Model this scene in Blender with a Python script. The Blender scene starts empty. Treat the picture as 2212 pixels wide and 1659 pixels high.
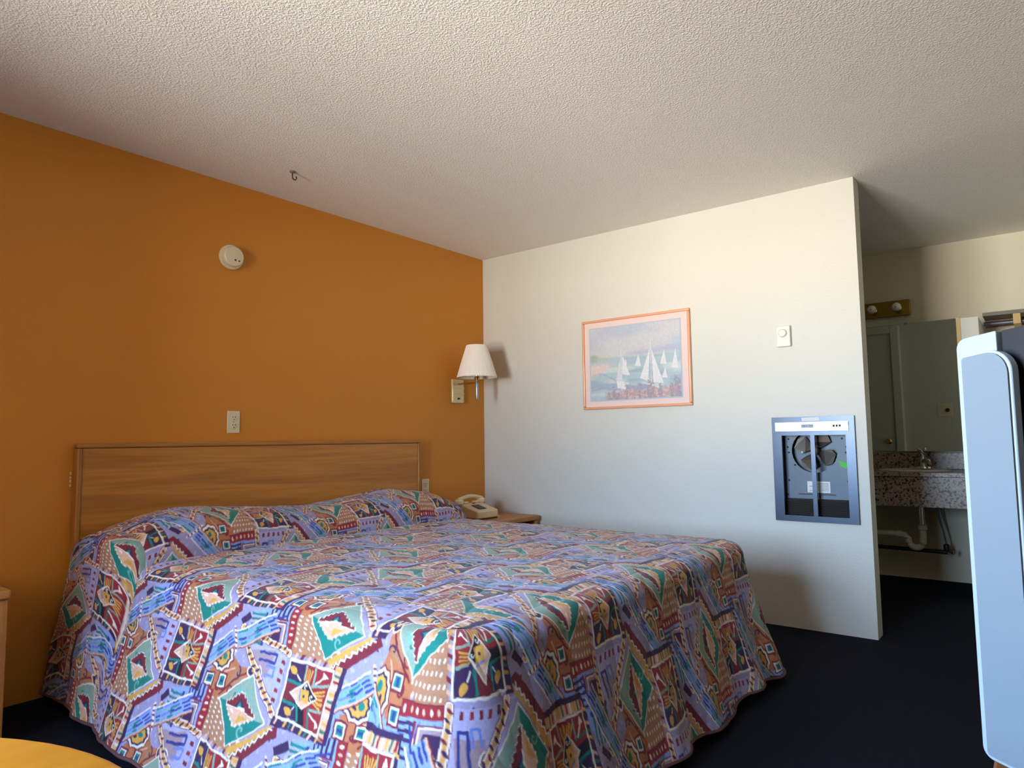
import bpy, bmesh, math, random
import numpy as np
from mathutils import Vector, Matrix

random.seed(7)
scene = bpy.context.scene
col = scene.collection

# ------------------------------------------------------------------ camera
CAM = (-3.970, -3.371, 1.0446)
YAW, PITCH, ROLL = 0.6627, 0.0821, -0.0132
fw = Vector((math.cos(PITCH)*math.cos(YAW), math.cos(PITCH)*math.sin(YAW), math.sin(PITCH)))
rt = Vector((math.sin(YAW), -math.cos(YAW), 0)); up = rt.cross(fw)
c_, s_ = math.cos(ROLL), math.sin(ROLL)
r2 = rt*c_ + up*s_; u2 = -rt*s_ + up*c_
cam_data = bpy.data.cameras.new('camera'); cam_data.sensor_width = 36.0
cam_data.lens = 36.0*1473.9/2212.0; cam_data.clip_start = 0.02; cam_data.clip_end = 200
cam = bpy.data.objects.new('camera', cam_data); col.objects.link(cam)
cam.matrix_world = Matrix(((r2.x, u2.x, -fw.x, CAM[0]), (r2.y, u2.y, -fw.y, CAM[1]), (r2.z, u2.z, -fw.z, CAM[2]), (0, 0, 0, 1)))
scene.camera = cam

# ------------------------------------------------------------------ daylight: blue sky above, sunlit pavement below
WX = -4.75                                   # window wall
WIN = (-2.50, -1.05, 0.72, 2.06)             # window opening: y0, y1, z0, z1
SKY, GROUND, EXPOSURE = 42.0, 56.0, 0.30
world = bpy.data.worlds.new('daylight'); scene.world = world; world.use_nodes = True
nt = world.node_tree; nt.nodes.clear()
tc = nt.nodes.new('ShaderNodeTexCoord'); sp = nt.nodes.new('ShaderNodeSeparateXYZ')
mr = nt.nodes.new('ShaderNodeMapRange'); mr.inputs['From Min'].default_value = -0.03; mr.inputs['From Max'].default_value = 0.03
mx = nt.nodes.new('ShaderNodeMix'); mx.data_type = 'RGBA'
gs = nt.nodes.new('ShaderNodeMix'); gs.data_type = 'RGBA'
bg = nt.nodes.new('ShaderNodeBackground'); wo = nt.nodes.new('ShaderNodeOutputWorld')
gs.inputs[6].default_value = (0.60*SKY, 0.79*SKY, 1.0*SKY, 1)      # near the horizon
gs.inputs[7].default_value = (0.31*SKY, 0.53*SKY, 1.0*SKY, 1)      # zenith
mx.inputs[6].default_value = (1.0*GROUND, 0.94*GROUND, 0.84*GROUND, 1)
L = nt.links.new
L(tc.outputs['Generated'], sp.inputs[0]); L(sp.outputs['Z'], mr.inputs['Value']); L(sp.outputs['Z'], gs.inputs[0])
L(mr.outputs[0], mx.inputs[0]); L(gs.outputs[2], mx.inputs[7]); L(mx.outputs[2], bg.inputs['Color']); L(bg.outputs[0], wo.inputs['Surface'])
pl = bpy.data.lights.new('window_portal', 'AREA'); pl.shape = 'RECTANGLE'
pl.size = WIN[1]-WIN[0]; pl.size_y = WIN[3]-WIN[2]; pl.cycles.is_portal = True
po = bpy.data.objects.new('window_portal', pl); col.objects.link(po)
po.location = (WX-0.10, (WIN[0]+WIN[1])/2, (WIN[2]+WIN[3])/2)
po.rotation_euler = Vector((1, 0, 0)).to_track_quat('-Z', 'Z').to_euler()

vs = scene.view_settings
vs.view_transform = 'Standard'; vs.look = 'None'; vs.gamma = 1.0; vs.use_curve_mapping = False; vs.exposure = EXPOSURE
scene.cycles.adaptive_threshold = 0.02; scene.cycles.max_bounces = 7; scene.cycles.diffuse_bounces = 5; scene.cycles.glossy_bounces = 3; scene.cycles.transparent_max_bounces = 6; scene.cycles.sample_clamp_indirect = 10.0
scene.cycles.caustics_reflective = False; scene.cycles.caustics_refractive = False

# ------------------------------------------------------------------ materials
def lin(c):
    return tuple(((x/255)/12.92 if x/255 <= .04045 else ((x/255+.055)/1.055)**2.4) for x in c)
MATS = {}
def mat(name, rgb, rough=0.6, metal=0.0, var=0.0, vscale=8.0, bump=0.0, bscale=60.0, bdist=0.002, spec=0.5, sheen=0.0, coat=0.0, detail=3.0):
    m = bpy.data.materials.new(name); m.use_nodes = True; n = m.node_tree.nodes; k = m.node_tree.links.new
    b = n['Principled BSDF']; c = lin(rgb)
    b.inputs['Roughness'].default_value = rough; b.inputs['Metallic'].default_value = metal
    b.inputs['Specular IOR Level'].default_value = spec; b.inputs['Sheen Weight'].default_value = sheen; b.inputs['Coat Weight'].default_value = coat
    tcn = n.new('ShaderNodeTexCoord')
    nz = n.new('ShaderNodeTexNoise'); nz.inputs['Scale'].default_value = vscale; nz.inputs['Detail'].default_value = detail
    k(tcn.outputs['Object'], nz.inputs['Vector'])
    mixn = n.new('ShaderNodeMix'); mixn.data_type = 'RGBA'
    mixn.inputs[6].default_value = (*[x*(1-var) for x in c], 1); mixn.inputs[7].default_value = (*[min(1, x*(1+var)) for x in c], 1)
    k(nz.outputs['Fac'], mixn.inputs[0]); k(mixn.outputs[2], b.inputs['Base Color'])
    if bump:
        nb = n.new('ShaderNodeTexNoise'); nb.inputs['Scale'].default_value = bscale; nb.inputs['Detail'].default_value = 4
        k(tcn.outputs['Object'], nb.inputs['Vector'])
        bp = n.new('ShaderNodeBump'); bp.inputs['Strength'].default_value = bump; bp.inputs['Distance'].default_value = bdist
        k(nb.outputs['Fac'], bp.inputs['Height']); k(bp.outputs[0], b.inputs['Normal'])
    MATS[name] = m
    return m
def M(n): return MATS[n]
mat('block_floor_dark', (58, 57, 56), 0.9, var=0.2, vscale=40)  # dull dark coat for the added slab outside the window
mat('baffle_metal', (84, 92, 102), 0.5, 0.7, var=0.12, vscale=9)
mat('orange_paint', (209, 137, 50), 0.55, var=0.05, vscale=1.2, bump=0.35, bscale=140, bdist=0.0015, spec=0.3)
mat('front_paint', (150, 138, 120), 0.7, var=0.03)
mat('white_paint', (207, 207, 199), 0.45, var=0.02, vscale=1.5, bump=0.45, bscale=110, bdist=0.0018, spec=0.35)
mat('alcove_paint', (226, 220, 200), 0.6, var=0.03, vscale=1.5, bump=0.3, bscale=110, bdist=0.0015, spec=0.3)
mat('carpet', (23, 24, 34), 0.95, var=0.35, vscale=220, bump=0.8, bscale=380, bdist=0.004, spec=0.1)
mat('ivory', (226, 212, 180), 0.4, var=0.02)
mat('ivory_phone', (222, 204, 168), 0.35, var=0.02)
mat('dark_slot', (28, 22, 18), 0.7)
mat('dark_grey', (62, 64, 66), 0.6)
mat('white_plastic', (236, 236, 232), 0.35)
mat('thermo_plastic', (222, 220, 208), 0.4)
mat('shade_cloth', (244, 236, 228), 0.85, var=0.02, vscale=30, spec=0.2)
mat('brass', (205, 170, 96), 0.18, 1.0, var=0.05)
mat('brass_bright', (226, 208, 158), 0.3, 0.5, var=0.03)
mat('brass_plate', (170, 138, 66), 0.25, 1.0, var=0.08, vscale=4)
mat('chrome', (225, 228, 232), 0.08, 1.0)
mat('steel', (62, 69, 80), 0.32, 1.0, var=0.12, vscale=5, bump=0.08, bscale=30)
mat('steel_bright', (176, 180, 186), 0.4, 1.0, var=0.05)
mat('steel_dull', (120, 128, 138), 0.5, 0.8, var=0.15, vscale=9)
mat('fan_metal', (104, 98, 92), 0.5, 0.7, var=0.1)
mat('coil_dark', (34, 30, 28), 0.8, var=0.4, vscale=25)  # dark mottled colour for the heater coil parts
mat('paper', (224, 226, 228), 0.8)
mat('green_tag', (92, 196, 84), 0.7)
mat('silver_plastic', (158, 172, 180), 0.35, 0.0, spec=0.5)
mat('silver_rim', (186, 202, 212), 0.25, 0.0)
mat('speaker_cloth', (112, 126, 138), 0.7, var=0.03, vscale=300, bump=0.3, bscale=900, bdist=0.0006)
mat('black_plastic', (24, 26, 32), 0.35)
mat('screen_glass', (16, 18, 22), 0.08, spec=0.6)
mat('copper_frame', (232, 170, 136), 0.3, 0.15, var=0.06)
mat('pink_mat', (226, 202, 196), 0.85)
mat('blue_mat', (172, 188, 206), 0.85)
mat('white_pvc', (226, 226, 224), 0.4)
mat('cream_pvc', (222, 214, 184), 0.45)
mat('dark_pipe', (52, 54, 54), 0.45, 0.6)
mat('bulb_glass', (238, 238, 230), 0.18, spec=0.6)
mat('door_white', (214, 214, 206), 0.5)
mat('tan_trim', (206, 176, 120), 0.6)
mat('mattress', (220, 214, 204), 0.9)
mat('metal_dark', (70, 62, 54), 0.4, 0.8)
mat('window_wall_paint', (138, 120, 98), 0.8, var=0.05)
mat('block_wall_dark', (116, 100, 84), 0.9, var=0.15, vscale=3)  # dark coat for the added light-blocking wall outside
mat('gate_grey', (120, 116, 108), 0.6)

def textured_ceiling():
    m = bpy.data.materials.new('popcorn_ceiling'); m.use_nodes = True; n = m.node_tree.nodes; k = m.node_tree.links.new
    b = n['Principled BSDF']; b.inputs['Base Color'].default_value = (*lin((242, 240, 234)), 1); b.inputs['Roughness'].default_value = 0.75; b.inputs['Specular IOR Level'].default_value = 0.25
    t = n.new('ShaderNodeTexCoord')
    a = n.new('ShaderNodeTexNoise'); a.inputs['Scale'].default_value = 120; a.inputs['Detail'].default_value = 3; a.inputs['Roughness'].default_value = 0.6
    r = n.new('ShaderNodeMapRange'); r.inputs['From Min'].default_value = 0.42; r.inputs['From Max'].default_value = 0.66
    c = n.new('ShaderNodeTexNoise'); c.inputs['Scale'].default_value = 45; c.inputs['Detail'].default_value = 2
    ad = n.new('ShaderNodeMath'); ad.operation = 'MULTIPLY_ADD'; ad.inputs[1].default_value = 0.5
    bp = n.new('ShaderNodeBump'); bp.inputs['Strength'].default_value = 0.6; bp.inputs['Distance'].default_value = 0.004
    k(t.outputs['Object'], a.inputs['Vector']); k(t.outputs['Object'], c.inputs['Vector']); k(a.outputs['Fac'], r.inputs['Value'])
    k(c.outputs['Fac'], ad.inputs[0]); k(r.outputs[0], ad.inputs[2]); k(ad.outputs[0], bp.inputs['Height']); k(bp.outputs[0], b.inputs['Normal'])
    MATS['popcorn_ceiling'] = m
textured_ceiling()

def wood(name, light, dark, scale=(1.2, 14, 14), rough=0.4, contrast=1.0, lines=1.0):
    m = bpy.data.materials.new(name); m.use_nodes = True; n = m.node_tree.nodes; k = m.node_tree.links.new
    b = n['Principled BSDF']; b.inputs['Roughness'].default_value = rough; b.inputs['Specular IOR Level'].default_value = 0.4
    t = n.new('ShaderNodeTexCoord'); mp = n.new('ShaderNodeMapping'); mp.inputs['Scale'].default_value = scale
    nz = n.new('ShaderNodeTexNoise'); nz.inputs['Scale'].default_value = 1.0; nz.inputs['Detail'].default_value = 5; nz.inputs['Distortion'].default_value = 1.6
    k(t.outputs['Object'], mp.inputs['Vector']); k(mp.outputs[0], nz.inputs['Vector'])
    sn = n.new('ShaderNodeMath'); sn.operation = 'MULTIPLY'; sn.inputs[1].default_value = 22*lines
    si = n.new('ShaderNodeMath'); si.operation = 'SINE'
    k(nz.outputs['Fac'], sn.inputs[0]); k(sn.outputs[0], si.inputs[0])
    fine = n.new('ShaderNodeTexNoise'); fine.inputs['Scale'].default_value = 6.0; fine.inputs['Detail'].default_value = 4
    k(mp.outputs[0], fine.inputs['Vector'])
    ad = n.new('ShaderNodeMath'); ad.operation = 'MULTIPLY_ADD'; ad.inputs[1].default_value = 0.28*contrast
    k(si.outputs[0], ad.inputs[0]); k(fine.outputs['Fac'], ad.inputs[2])
    mixn = n.new('ShaderNodeMix'); mixn.data_type = 'RGBA'
    mixn.inputs[6].default_value = (*lin(dark), 1); mixn.inputs[7].default_value = (*lin(light), 1)
    k(ad.outputs[0], mixn.inputs[0]); k(mixn.outputs[2], b.inputs['Base Color'])
    MATS[name] = m
wood('oak', (208, 142, 66), (162, 104, 46), (0.45, 7, 9), contrast=0.8, lines=0.8)
wood('oak_edge', (198, 140, 72), (158, 100, 44), (0.8, 10, 10), contrast=0.5)
wood('oak_upright', (198, 140, 72), (150, 96, 42), (10, 10, 0.8), contrast=0.5)
wood('walnut_laminate', (150, 92, 44), (100, 56, 24), (0.8, 9, 9), contrast=0.6)
wood('honey_table', (232, 158, 52), (206, 128, 34), (1.0, 8, 8), rough=0.35, contrast=0.4)

def granite():
    m = bpy.data.materials.new('granite'); m.use_nodes = True; n = m.node_tree.nodes; k = m.node_tree.links.new
    b = n['Principled BSDF']; b.inputs['Roughness'].default_value = 0.3
    t = n.new('ShaderNodeTexCoord'); v = n.new('ShaderNodeTexNoise'); v.inputs['Scale'].default_value = 75; v.inputs['Detail'].default_value = 3
    k(t.outputs['Object'], v.inputs['Vector']); r = n.new('ShaderNodeValToRGB'); e = r.color_ramp.elements
    e[0].position = 0.36; e[0].color = (*lin((34, 30, 34)), 1); e[1].position = 0.43; e[1].color = (*lin((110, 96, 90)), 1)
    for p, c in ((0.52, (178, 160, 142)), (0.62, (150, 132, 120)), (0.72, (196, 184, 170))):
        x = r.color_ramp.elements.new(p); x.color = (*lin(c), 1)
    k(v.outputs['Fac'], r.inputs[0]); k(r.outputs[0], b.inputs['Base Color']); MATS['granite'] = m
granite()

def mirror_mat():
    m = bpy.data.materials.new('mirror_glass'); m.use_nodes = True; b = m.node_tree.nodes['Principled BSDF']
    b.inputs['Base Color'].default_value = (0.86, 0.90, 0.88, 1); b.inputs['Metallic'].default_value = 1.0; b.inputs['Roughness'].default_value = 0.015
    MATS['mirror_glass'] = m
mirror_mat()
def pane_mat():
    m = bpy.data.materials.new('window_glass'); m.use_nodes = True; n = m.node_tree.nodes; n.clear(); k = m.node_tree.links.new
    tr = n.new('ShaderNodeBsdfTransparent'); gl = n.new('ShaderNodeBsdfGlossy'); gl.inputs['Roughness'].default_value = 0.02
    mi = n.new('ShaderNodeMixShader'); mi.inputs[0].default_value = 0.05; o = n.new('ShaderNodeOutputMaterial')
    k(tr.outputs[0], mi.inputs[1]); k(gl.outputs[0], mi.inputs[2]); k(mi.outputs[0], o.inputs['Surface']); MATS['window_glass'] = m
pane_mat()
def printed(name, attr, rough=0.85, sheen=0.0, weave=0.0):
    m = bpy.data.materials.new(name); m.use_nodes = True; n = m.node_tree.nodes; k = m.node_tree.links.new
    b = n['Principled BSDF']; b.inputs['Roughness'].default_value = rough; b.inputs['Specular IOR Level'].default_value = 0.2; b.inputs['Sheen Weight'].default_value = sheen
    a = n.new('ShaderNodeAttribute'); a.attribute_name = attr; k(a.outputs['Color'], b.inputs['Base Color'])
    if weave:
        t = n.new('ShaderNodeTexCoord'); z = n.new('ShaderNodeTexNoise'); z.inputs['Scale'].default_value = 420; k(t.outputs['Object'], z.inputs['Vector'])
        bp = n.new('ShaderNodeBump'); bp.inputs['Strength'].default_value = weave; bp.inputs['Distance'].default_value = 0.001
        k(z.outputs['Fac'], bp.inputs['Height']); k(bp.outputs[0], b.inputs['Normal'])
    MATS[name] = m
printed('quilt_print', 'print', 0.8, 0.15, 0.3)
printed('watercolour', 'print', 0.5)

# ------------------------------------------------------------------ mesh helpers
def tag(o, label=None, cat=None, group=None, kind=None):
    if label: o['label'] = label
    if cat: o['category'] = cat
    if group: o['group'] = group
    if kind: o['kind'] = kind
    return o
def empty(name, loc=(0, 0, 0), rz=0.0):
    o = bpy.data.objects.new(name, None); o.empty_display_size = 0.1; o.location = loc; o.rotation_euler = (0, 0, rz); col.objects.link(o); return o
def build(name, bm, material, parent=None, smooth=False, bevel=0.0, loc=None):
    me = bpy.data.meshes.new(name); bmesh.ops.recalc_face_normals(bm, faces=bm.faces); bm.to_mesh(me); bm.free()
    me.materials.append(M(material) if isinstance(material, str) else material)
    if smooth:
        me.polygons.foreach_set('use_smooth', [True]*len(me.polygons))
        try: me.set_sharp_from_angle(angle=math.radians(40))
        except Exception: pass
    o = bpy.data.objects.new(name, me); col.objects.link(o)
    if parent: o.parent = parent
    if loc: o.location = loc
    if bevel:
        b = o.modifiers.new('bevel', 'BEVEL'); b.width = bevel; b.segments = 3; b.limit_method = 'ANGLE'
        me.polygons.foreach_set('use_smooth', [True]*len(me.polygons))
        try: me.set_sharp_from_angle(angle=math.radians(60))
        except Exception: pass
    return o
def box(bm, lo, hi):
    x0, y0, z0 = [min(a, b) for a, b in zip(lo, hi)]; x1, y1, z1 = [max(a, b) for a, b in zip(lo, hi)]
    v = [bm.verts.new(p) for p in ((x0, y0, z0), (x1, y0, z0), (x1, y1, z0), (x0, y1, z0), (x0, y0, z1), (x1, y0, z1), (x1, y1, z1), (x0, y1, z1))]
    for f in ((0, 3, 2, 1), (4, 5, 6, 7), (0, 1, 5, 4), (1, 2, 6, 5), (2, 3, 7, 6), (3, 0, 4, 7)): bm.faces.new([v[i] for i in f])
def boxes(*bs):
    bm = bmesh.new()
    for lo, hi in bs: box(bm, lo, hi)
    return bm
def frame_of(d):
    d = Vector(d).normalized(); a = Vector((0, 0, 1)) if abs(d.z) < .9 else Vector((1, 0, 0))
    x = d.cross(a).normalized(); return x, d.cross(x).normalized(), d
def tube(bm, pts, r, seg=12, caps=True):
    pts = [Vector(p) for p in pts]; rings = []; n = len(pts); rs = r if isinstance(r, (list, tuple)) else [r]*n
    for i, p in enumerate(pts):
        d = (pts[min(i+1, n-1)]-pts[max(i-1, 0)]); x, y, _ = frame_of(d)
        if rings and True:
            pass
        rings.append([bm.verts.new(p+x*rs[i]*math.cos(2*math.pi*k/seg)+y*rs[i]*math.sin(2*math.pi*k/seg)) for k in range(seg)])
    for a, b in zip(rings[:-1], rings[1:]):
        for k in range(seg): bm.faces.new((a[k], a[(k+1) % seg], b[(k+1) % seg], b[k]))
    if caps: bm.faces.new(rings[0][::-1]); bm.faces.new(rings[-1])
def lathe(bm, prof, origin=(0, 0, 0), axis=(0, 0, 1), seg=32, caps=True):
    o = Vector(origin); x, y, d = frame_of(axis); rings = []
    for r, h in prof: rings.append([bm.verts.new(o+d*h+x*r*math.cos(2*math.pi*k/seg)+y*r*math.sin(2*math.pi*k/seg)) for k in range(seg)])
    for a, b in zip(rings[:-1], rings[1:]):
        for k in range(seg): bm.faces.new((a[k], a[(k+1) % seg], b[(k+1) % seg], b[k]))
    if caps: bm.faces.new(rings[0][::-1]); bm.faces.new(rings[-1])
def prism(bm, pts, off):
    off = Vector(off); a = [bm.verts.new(Vector(p)) for p in pts]; b = [bm.verts.new(Vector(p)+off) for p in pts]; n = len(pts)
    bm.faces.new(a[::-1]); bm.faces.new(b)
    for k in range(n): bm.faces.new((a[k], a[(k+1) % n], b[(k+1) % n], b[k]))
def grid_mesh(name, V, F, colours, material, parent=None):
    me = bpy.data.meshes.new(name); nv, nf = len(V), len(F)
    me.vertices.add(nv); me.vertices.foreach_set('co', np.asarray(V, np.float32).ravel())
    me.loops.add(nf*4); me.loops.foreach_set('vertex_index', np.asarray(F, np.int32).ravel())
    me.polygons.add(nf); me.polygons.foreach_set('loop_start', np.arange(0, nf*4, 4, dtype=np.int32)); me.polygons.foreach_set('loop_total', np.full(nf, 4, np.int32))
    me.polygons.foreach_set('use_smooth', np.ones(nf, bool)); me.update(calc_edges=True); me.validate()
    if colours is not None:
        ca = me.color_attributes.new('print', 'FLOAT_COLOR', 'POINT'); c4 = np.ones((nv, 4), np.float32); c4[:, :3] = colours
        ca.data.foreach_set('color', c4.ravel())
    me.materials.append(M(material)); o = bpy.data.objects.new(name, me); col.objects.link(o)
    if parent: o.parent = parent
    return o
def quads(nu, nv, base=0):
    i, j = np.meshgrid(np.arange(nu-1), np.arange(nv-1), indexing='ij'); a = (base+i*nv+j).ravel()
    return np.stack([a, a+nv, a+nv+1, a+1], 1)
def value_noise(x, y, seed=0):
    xi = np.floor(x).astype(int); yi = np.floor(y).astype(int); fx = x-xi; fy = y-yi
    def h(a, b):
        n = (a*374761393+b*668265263+seed*982451653) & 0x7fffffff; n = (n ^ (n >> 13))*1274126177 & 0x7fffffff
        return ((n ^ (n >> 16)) & 0xffff)/65535.0
    sx = fx*fx*(3-2*fx); sy = fy*fy*(3-2*fy)
    return (h(xi, yi)*(1-sx)+h(xi+1, yi)*sx)*(1-sy)+(h(xi, yi+1)*(1-sx)+h(xi+1, yi+1)*sx)*sy
def lettering(name, text, size, material, parent, m):
    cu = bpy.data.curves.new(name, 'FONT'); cu.body = text; cu.size = size; cu.extrude = 0.0004; cu.align_x = 'CENTER'; cu.align_y = 'CENTER'
    o = bpy.data.objects.new(name, cu); col.objects.link(o); bpy.context.view_layer.update()
    me = bpy.data.meshes.new_from_object(o.evaluated_get(bpy.context.evaluated_depsgraph_get())); bpy.data.objects.remove(o); bpy.data.curves.remove(cu)
    me.name = name; me.materials.clear(); me.materials.append(M(material)); me.transform(m)
    o = bpy.data.objects.new(name, me); col.objects.link(o); o.parent = parent; return o

# ------------------------------------------------------------------ the room
H = 2.44; YE = -2.628; WT = 0.12; AX = 1.857; YF = -4.25; YB = -0.9
def wall(name, bm, m): return tag(build(name, bm, m), kind='structure')
wall('floor', boxes(((WX-0.2, YF-0.2, -0.12), (AX+0.15, 0.15, 0.0))), 'carpet')
wall('ceiling', boxes(((WX-0.2, YF-0.2, H), (AX+0.15, 0.15, H+0.12))), 'popcorn_ceiling')
wo_ = wall('wall_back', boxes(((WX-0.2, 0.0, 0.0), (WT, 0.15, H))), 'orange_paint')
HT = (-2.560, -2.160, 0.590, 1.138)          # heater opening in the partition: y0, y1, z0, z1
wall('wall_right', boxes(((0, YE, 0), (WT, HT[0], H)), ((0, HT[1], 0), (WT, 0, H)), ((0, HT[0], 0), (WT, HT[1], HT[2])), ((0, HT[0], HT[3]), (WT, HT[1], H)), ((WT-0.008, HT[0], HT[2]), (WT, HT[1], HT[3]))), 'white_paint')
wall('wall_left', boxes(((WX-0.2, YF, 0), (WX, WIN[0], H)), ((WX-0.2, WIN[1], 0), (WX, 0, H)), ((WX-0.2, WIN[0], 0), (WX, WIN[1], WIN[2])), ((WX-0.2, WIN[0], WIN[3]), (WX, WIN[1], H))), 'window_wall_paint')
wall('wall_front', boxes(((WX-0.2, YF-0.15, 0), (-0.6, YF, H))), 'front_paint')
wall('wall_closet', boxes(((-0.6, YF-0.15, 0), (AX+0.15, YF, H))), 'alcove_paint')
wall('wall_alcove', boxes(((AX, YF, 0), (AX+0.15, YB+0.15, H))), 'alcove_paint')
wall('wall_bathroom', boxes(((WT, YB, 0), (AX, YB+0.15, H))), 'alcove_paint')
# window in the wall behind the camera
w = empty('window_1', (WX-0.10, (WIN[0]+WIN[1])/2, WIN[2])); tag(w, kind='structure')
ww = WIN[1]-WIN[0]; wh = WIN[3]-WIN[2]; f_ = 0.05
bm = boxes(((-.03, -ww/2, 0), (.03, ww/2, f_)), ((-.03, -ww/2, wh-f_), (.03, ww/2, wh)), ((-.03, -ww/2, f_), (.03, -ww/2+f_, wh-f_)), ((-.03, ww/2-f_, f_), (.03, ww/2, wh-f_)), ((-.025, -.03, f_), (.025, .03, wh-f_)))
build('window_frame', bm, 'steel_dull', w)
for s in (-1, 1): build('pane', boxes(((-.003, min(s*.03, s*(ww/2-f_)), f_), (.003, max(s*.03, s*(ww/2-f_)), wh-f_))), 'window_glass', w)
build('window_sill', boxes(((.03, -ww/2, -.0), (.16, ww/2, .02))), 'white_paint', w)
# unseen wall added outside, blocks window light heading for the orange wall
wall('wall_light_block', boxes(((WX-4.2, -3.35, -0.1), (WX-0.2, -3.1, 6.0))), 'block_wall_dark')
wall('floor_light_block', boxes(((WX-3.2, -3.1, -0.25), (WX-0.2, 8.0, -0.1))), 'block_floor_dark')  # added unseen dark slab, cuts ground bounce onto the ceiling near the window
# door on the bathroom side of the partition, seen in the mirror
d = empty('door_1', (WT, -1.72, 0)); tag(d, kind='structure')
build('door_leaf', boxes(((.012, -.36, .01), (.045, .36, 2.0))), 'door_white', d, bevel=0.003)
for a in ((-.43, -.36), (.36, .43)): build('door_jamb', boxes(((0.001, a[0], 0), (.07, a[1], 2.07))), 'door_white', d, bevel=0.004)
build('door_head', boxes(((0.001, -.36, 2.0), (.07, .36, 2.07))), 'door_white', d, bevel=0.004)
bm = bmesh.new(); lathe(bm, [(.012, 0), (.012, .03), (.026, .04), (.028, .055), (.018, .066)], (.045, -.30, .95), (1, 0, 0), 20); build('door_knob', bm, 'brass', d, smooth=True)
# paint chips beside the headboard
for k in range(4):
    z = .868+.017*k
    build('paint_chip', boxes(((-2.797, -.0012, z), (-2.7905, 0.002, z+.010+.003*(k % 2)))), 'ivory', wo_)

# ---- printed cloth: a half-drop repeat painted into an array (1 unit = half a repeat) ----
PAL=dict(lav=(158,148,184),lav2=(176,168,206),blue=(112,132,205),sky=(140,160,222),navy=(52,58,128),purple=(62,38,76),
 maroon=(122,38,50),red=(150,40,48),teal=(26,124,112),green=(48,112,92),sage=(140,160,142),mint=(120,170,158),gold=(214,158,72),
 tan=(176,124,92),rust=(184,112,74),peach=(222,172,142),cream=(238,226,212),taupe=(166,138,146),dark=(34,24,40),brown=(104,62,48))
def srgb_lin(c):
    c=np.asarray(c,float)/255.0
    return np.where(c<=.04045,c/12.92,((c+.055)/1.055)**2.4)
class Cloth:
    def __init__(s,n=680):
        s.n=n; s.img=np.empty((n,n,3)); s.img[:]=srgb_lin(PAL['lav']); s.px=n/2.0; s.c=(0.,0.); s.f=1.0
    def _put(s,lo,hi,fn,col):
        c=srgb_lin(PAL[col])
        for i in range(-4,5):
            for j in range(-4,5):
                if (i+j)%2: continue
                x0=max(0,int((lo[0]+i)*s.px)-1);x1=min(s.n,int((hi[0]+i)*s.px)+2)
                y0=max(0,int((lo[1]+j)*s.px)-1);y1=min(s.n,int((hi[1]+j)*s.px)+2)
                if x0>=x1 or y0>=y1: continue
                X,Y=np.meshgrid((np.arange(x0,x1)+.5)/s.px-i,(np.arange(y0,y1)+.5)/s.px-j)
                s.img[y0:y1,x0:x1][fn(X,Y)]=c
    def _t(s,p): return np.array(s.c)+(np.array(p,float)-np.array(s.c))*s.f
    def poly(s,pts,col):
        P=s._t(pts)
        def fn(X,Y):
            m=np.zeros(X.shape,bool);n=len(P)
            for k in range(n):
                ax,ay=P[k];bx,by=P[(k+1)%n]
                if ay==by: continue
                m^=((ay>Y)!=(by>Y))&(X<(bx-ax)*(Y-ay)/(by-ay)+ax)
            return m
        s._put(P.min(0),P.max(0),fn,col)
    def line(s,pts,w,col,closed=False):
        P=[s._t(p) for p in pts]; w=w*s.f
        if closed: P=P+[P[0]]
        for a,b in zip(P[:-1],P[1:]):
            d=b-a;L=max(1e-9,d@d)
            def fn(X,Y,a=a,d=d,L=L):
                t=np.clip(((X-a[0])*d[0]+(Y-a[1])*d[1])/L,0,1)
                return (X-a[0]-t*d[0])**2+(Y-a[1]-t*d[1])**2<(w/2)**2
            s._put(np.minimum(a,b)-w,np.maximum(a,b)+w,fn,col)
    def dot(s,p,rx,ry,col,ang=0):
        p=s._t(p); rx*=s.f; ry*=s.f; c,q=math.cos(ang),math.sin(ang);r=max(rx,ry)
        s._put((p[0]-r,p[1]-r),(p[0]+r,p[1]+r),lambda X,Y:(((X-p[0])*c+(Y-p[1])*q)/rx)**2+((-(X-p[0])*q+(Y-p[1])*c)/ry)**2<1,col)
    def rect(s,x0,y0,x1,y1,col): s.poly([(x0,y0),(x1,y0),(x1,y1),(x0,y1)],col)
def zig(a,b,n,amp):
    a=np.array(a,float);b=np.array(b,float);d=(b-a);nn=np.array([-d[1],d[0]])/np.hypot(*d)
    return [a+d*(k/(2*n))+nn*amp*(1 if k%2 else -1) for k in range(2*n+1)]
def swirl(c,r,n=14,turn=2.6,a0=0.):
    return [(c[0]+r*(1-k/n)*math.cos(a0+turn*2*k/n),c[1]+r*(1-k/n)*math.sin(a0+turn*2*k/n)) for k in range(n)]
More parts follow.
